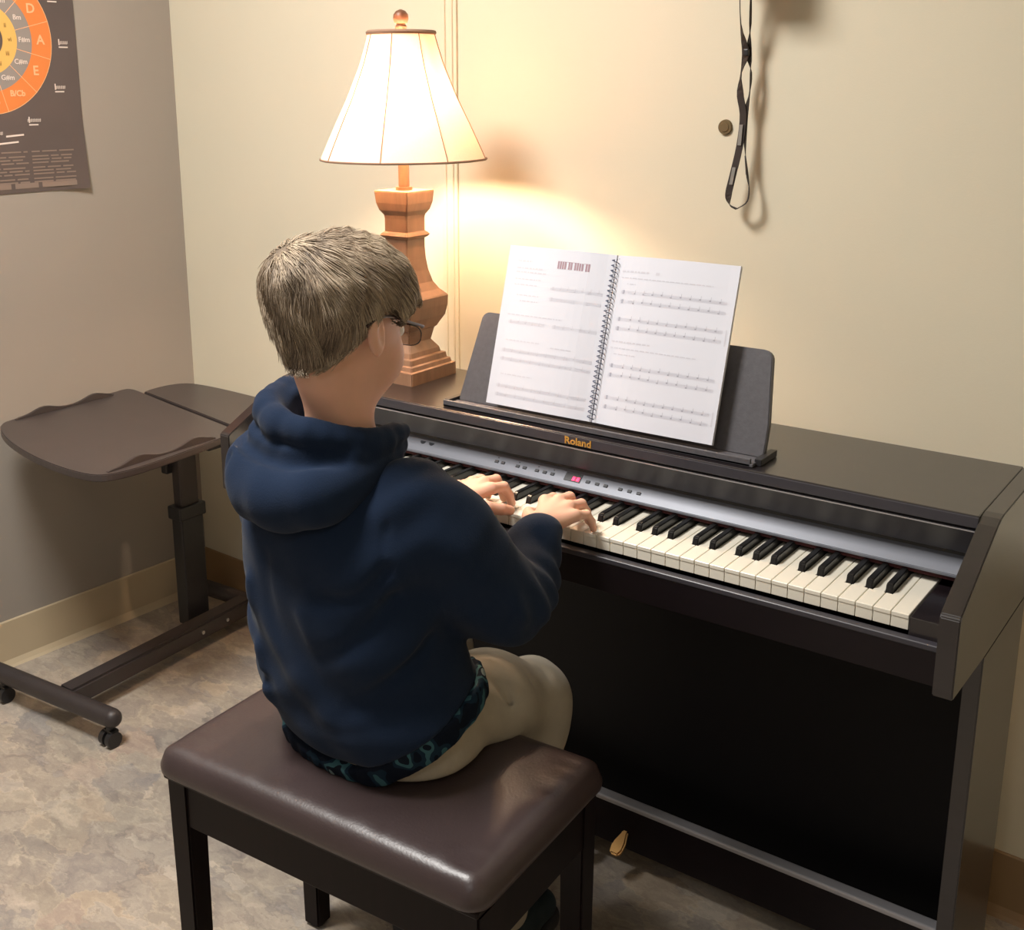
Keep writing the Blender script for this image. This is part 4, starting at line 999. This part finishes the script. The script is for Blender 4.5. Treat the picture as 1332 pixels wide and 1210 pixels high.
# hood lying on the shoulders
def hood_sdf(X, Y, Z):
    low = chain(X, Y, Z, [(-.738, -.325, .965), (-.750, -.385, .948), (-.734, -.440, .920), (-.690, -.466, .893), (-.628, -.460, .897), (-.600, -.425, .908), (-.592, -.370, .922), (-.602, -.310, .935)], [.020, .032, .038, .042, .040, .034, .026, .016], .01, 18)
    up = chain(X, Y, Z, [(-.732, -.300, .995), (-.750, -.352, 1.002), (-.742, -.405, .992), (-.698, -.434, .979), (-.645, -.434, .976), (-.604, -.408, .968), (-.588, -.362, .958), (-.594, -.310, .955)], [.012, .016, .019, .022, .021, .019, .017, .012], .008, 18)
    d = smin(low+.0018*np.sin(90*X+30*Z), up+.0015*np.sin(110*X-40*Y), .006)
    mid = chain(X, Y, Z, [(-.735, -.345, .975), (-.745, -.400, .958), (-.708, -.440, .938), (-.645, -.440, .936), (-.600, -.405, .945), (-.585, -.355, .952)], [.016, .020, .022, .022, .020, .016], .01, 12)
    d = smin(d, mid, .006)
    # inner flap folding down at the left of the neck
    d = smin(d, chain(X, Y, Z, [(-.726, -.345, 1.000), (-.722, -.385, .985), (-.712, -.415, .965)], [.010, .016, .014], .01, 6), .008)
    d = d+groove(X, Y, Z, [(-.775, -.40, .968), (-.752, -.448, .950), (-.700, -.468, .944), (-.640, -.464, .944), (-.59, -.432, .950)], .0085, .024, 12)
    d = d+groove(X, Y, Z, [(-.745, -.475, .935), (-.738, -.485, .905), (-.72, -.49, .880)], .006, .005, 6)
    d = smax(d, -cone(X, Y, Z, (-.655, -.367, .90), (-.655, -.367, 1.04), .054, .070), .012)
    return d
mesh_np('hood', [surfnet(hood_sdf, (-.84, -.53, .82), (-.49, -.26, 1.04), .0035, 2)], M_navy, hoodie)
def cuff_sdf(a, b_):
    a = np.array(a); b_ = np.array(b_); ax3 = (b_-a)/np.linalg.norm(b_-a)
    def f(X, Y, Z):
        s_ = (X-a[0])*ax3[0]+(Y-a[1])*ax3[1]+(Z-a[2])*ax3[2]; L_ = np.linalg.norm(b_-a)
        r = np.sqrt(np.maximum((X-a[0])**2+(Y-a[1])**2+(Z-a[2])**2-s_*s_, 0))
        ang = np.arctan2((Z-a[2]), (X-a[0]))
        d = np.abs(r-.0285+.0006*np.sin(40*ang))-.0035
        return smax(smax(d, -s_, .003), s_-L_, .003)
    return f
for a, b_ in (((-.501, -.125, .753), (-.5075, -.102, .763)), ((-.699, -.127, .752), (-.688, -.104, .761))):
    mesh_np('cuff', [surfnet(cuff_sdf(a, b_), tuple(np.minimum(a, b_)-.045), tuple(np.maximum(a, b_)+.045), .002, 1)], M_navyin, hoodie)

# trousers
def trous_sdf(X, Y, Z):
    d = stack(X, Y, Z, [(.486, -.620, -.322, .134, .096), (.50, -.618, -.322, .145, .106), (.55, -.620, -.324, .138, .103), (.60, -.635, -.330, .100, .085), (.64, -.635, -.330, .08, .07)])
    for s_, hp, kn_, an in ((1, (-.558, -.300, .550), (-.542, -.066, .466), (-.565, -.125, .10)), (-1, (-.705, -.305, .562), (-.735, -.062, .480), (-.725, -.12, .10))):
        mid = tuple((np.array(hp)+np.array(kn_))/2+np.array((.004, 0, .004)))
        e = chain(X, Y, Z, [hp, mid, kn_, (kn_[0]-.002, kn_[1]+.002, .42), (an[0]*.5+kn_[0]*.5, an[1]*.5+kn_[1]*.5, .28), an], [.075, .069, .056, .054, .050, .047], .03)
        e = e+.0022*np.sin(80*(Y+.6*Z)+2*np.sin(40*X))*np.exp(-((Z-.54)/.08)**2)+.002*np.sin(60*Z+2*np.sin(50*X))*np.exp(-((Z-.25)/.15)**2)
        e = smax(e, .085-Z, .008)
        d = smin(d, e, .02)
    for q, w_, dp in (([(-.515, -.245, .605), (-.492, -.222, .572), (-.488, -.205, .535)], .007, .010), ([(-.535, -.165, .588), (-.500, -.145, .555), (-.489, -.150, .505)], .007, .006), ([(-.500, -.270, .560), (-.487, -.190, .525), (-.492, -.105, .478)], .006, .005),
                      ([(-.530, -.200, .600), (-.497, -.188, .560), (-.486, -.190, .520)], .005, -.004), ([(-.56, -.110, .565), (-.520, -.085, .545), (-.497, -.080, .500)], .007, .005)):
        d = d+groove(X, Y, Z, q, w_, dp, 8)
    return smax(d, np.interp(Y.ravel(), [-.22, -.195, -.175], [.4865, .476, .0]).reshape(Y.shape)-Z, .006)
mesh_np('trousers', [surfnet(trous_sdf, (-.82, -.47, .07), (-.41, .03, .68), .005, 2)], M_khaki, boy)
for sx in (-.565, -.725):
    ay = -.125
    def shoe(X, Y, Z):
        d = chain(X, Y, Z, [(sx, ay-.02, .055), (sx, ay+.05, .045), (sx+.003, ay+.12, .036)], [.036, .036, .028], .02); d = smin(d, cone(X, Y, Z, (sx, ay, .06), (sx, ay, .10), .036, .034), .02)
        return smax(smax(d, .020-Z, .004), Z-.105, .004)
    sh = mesh_np('shoe', [surfnet(shoe, (sx-.06, ay-.09, .0), (sx+.07, ay+.18, .13), .004, 1)], M_shoe, boy)
    def sole(X, Y, Z):
        d = chain(X, Y, Z, [(sx, ay-.02, .012), (sx, ay+.05, .012), (sx+.003, ay+.12, .012)], [.040, .040, .034], .02)
        return smax(smax(d, .0005-Z, .002), Z-.023, .003)
    mesh_np('sole', [surfnet(sole, (sx-.06, ay-.09, -.005), (sx+.07, ay+.18, .04), .004, 1)], M_sole, sh)
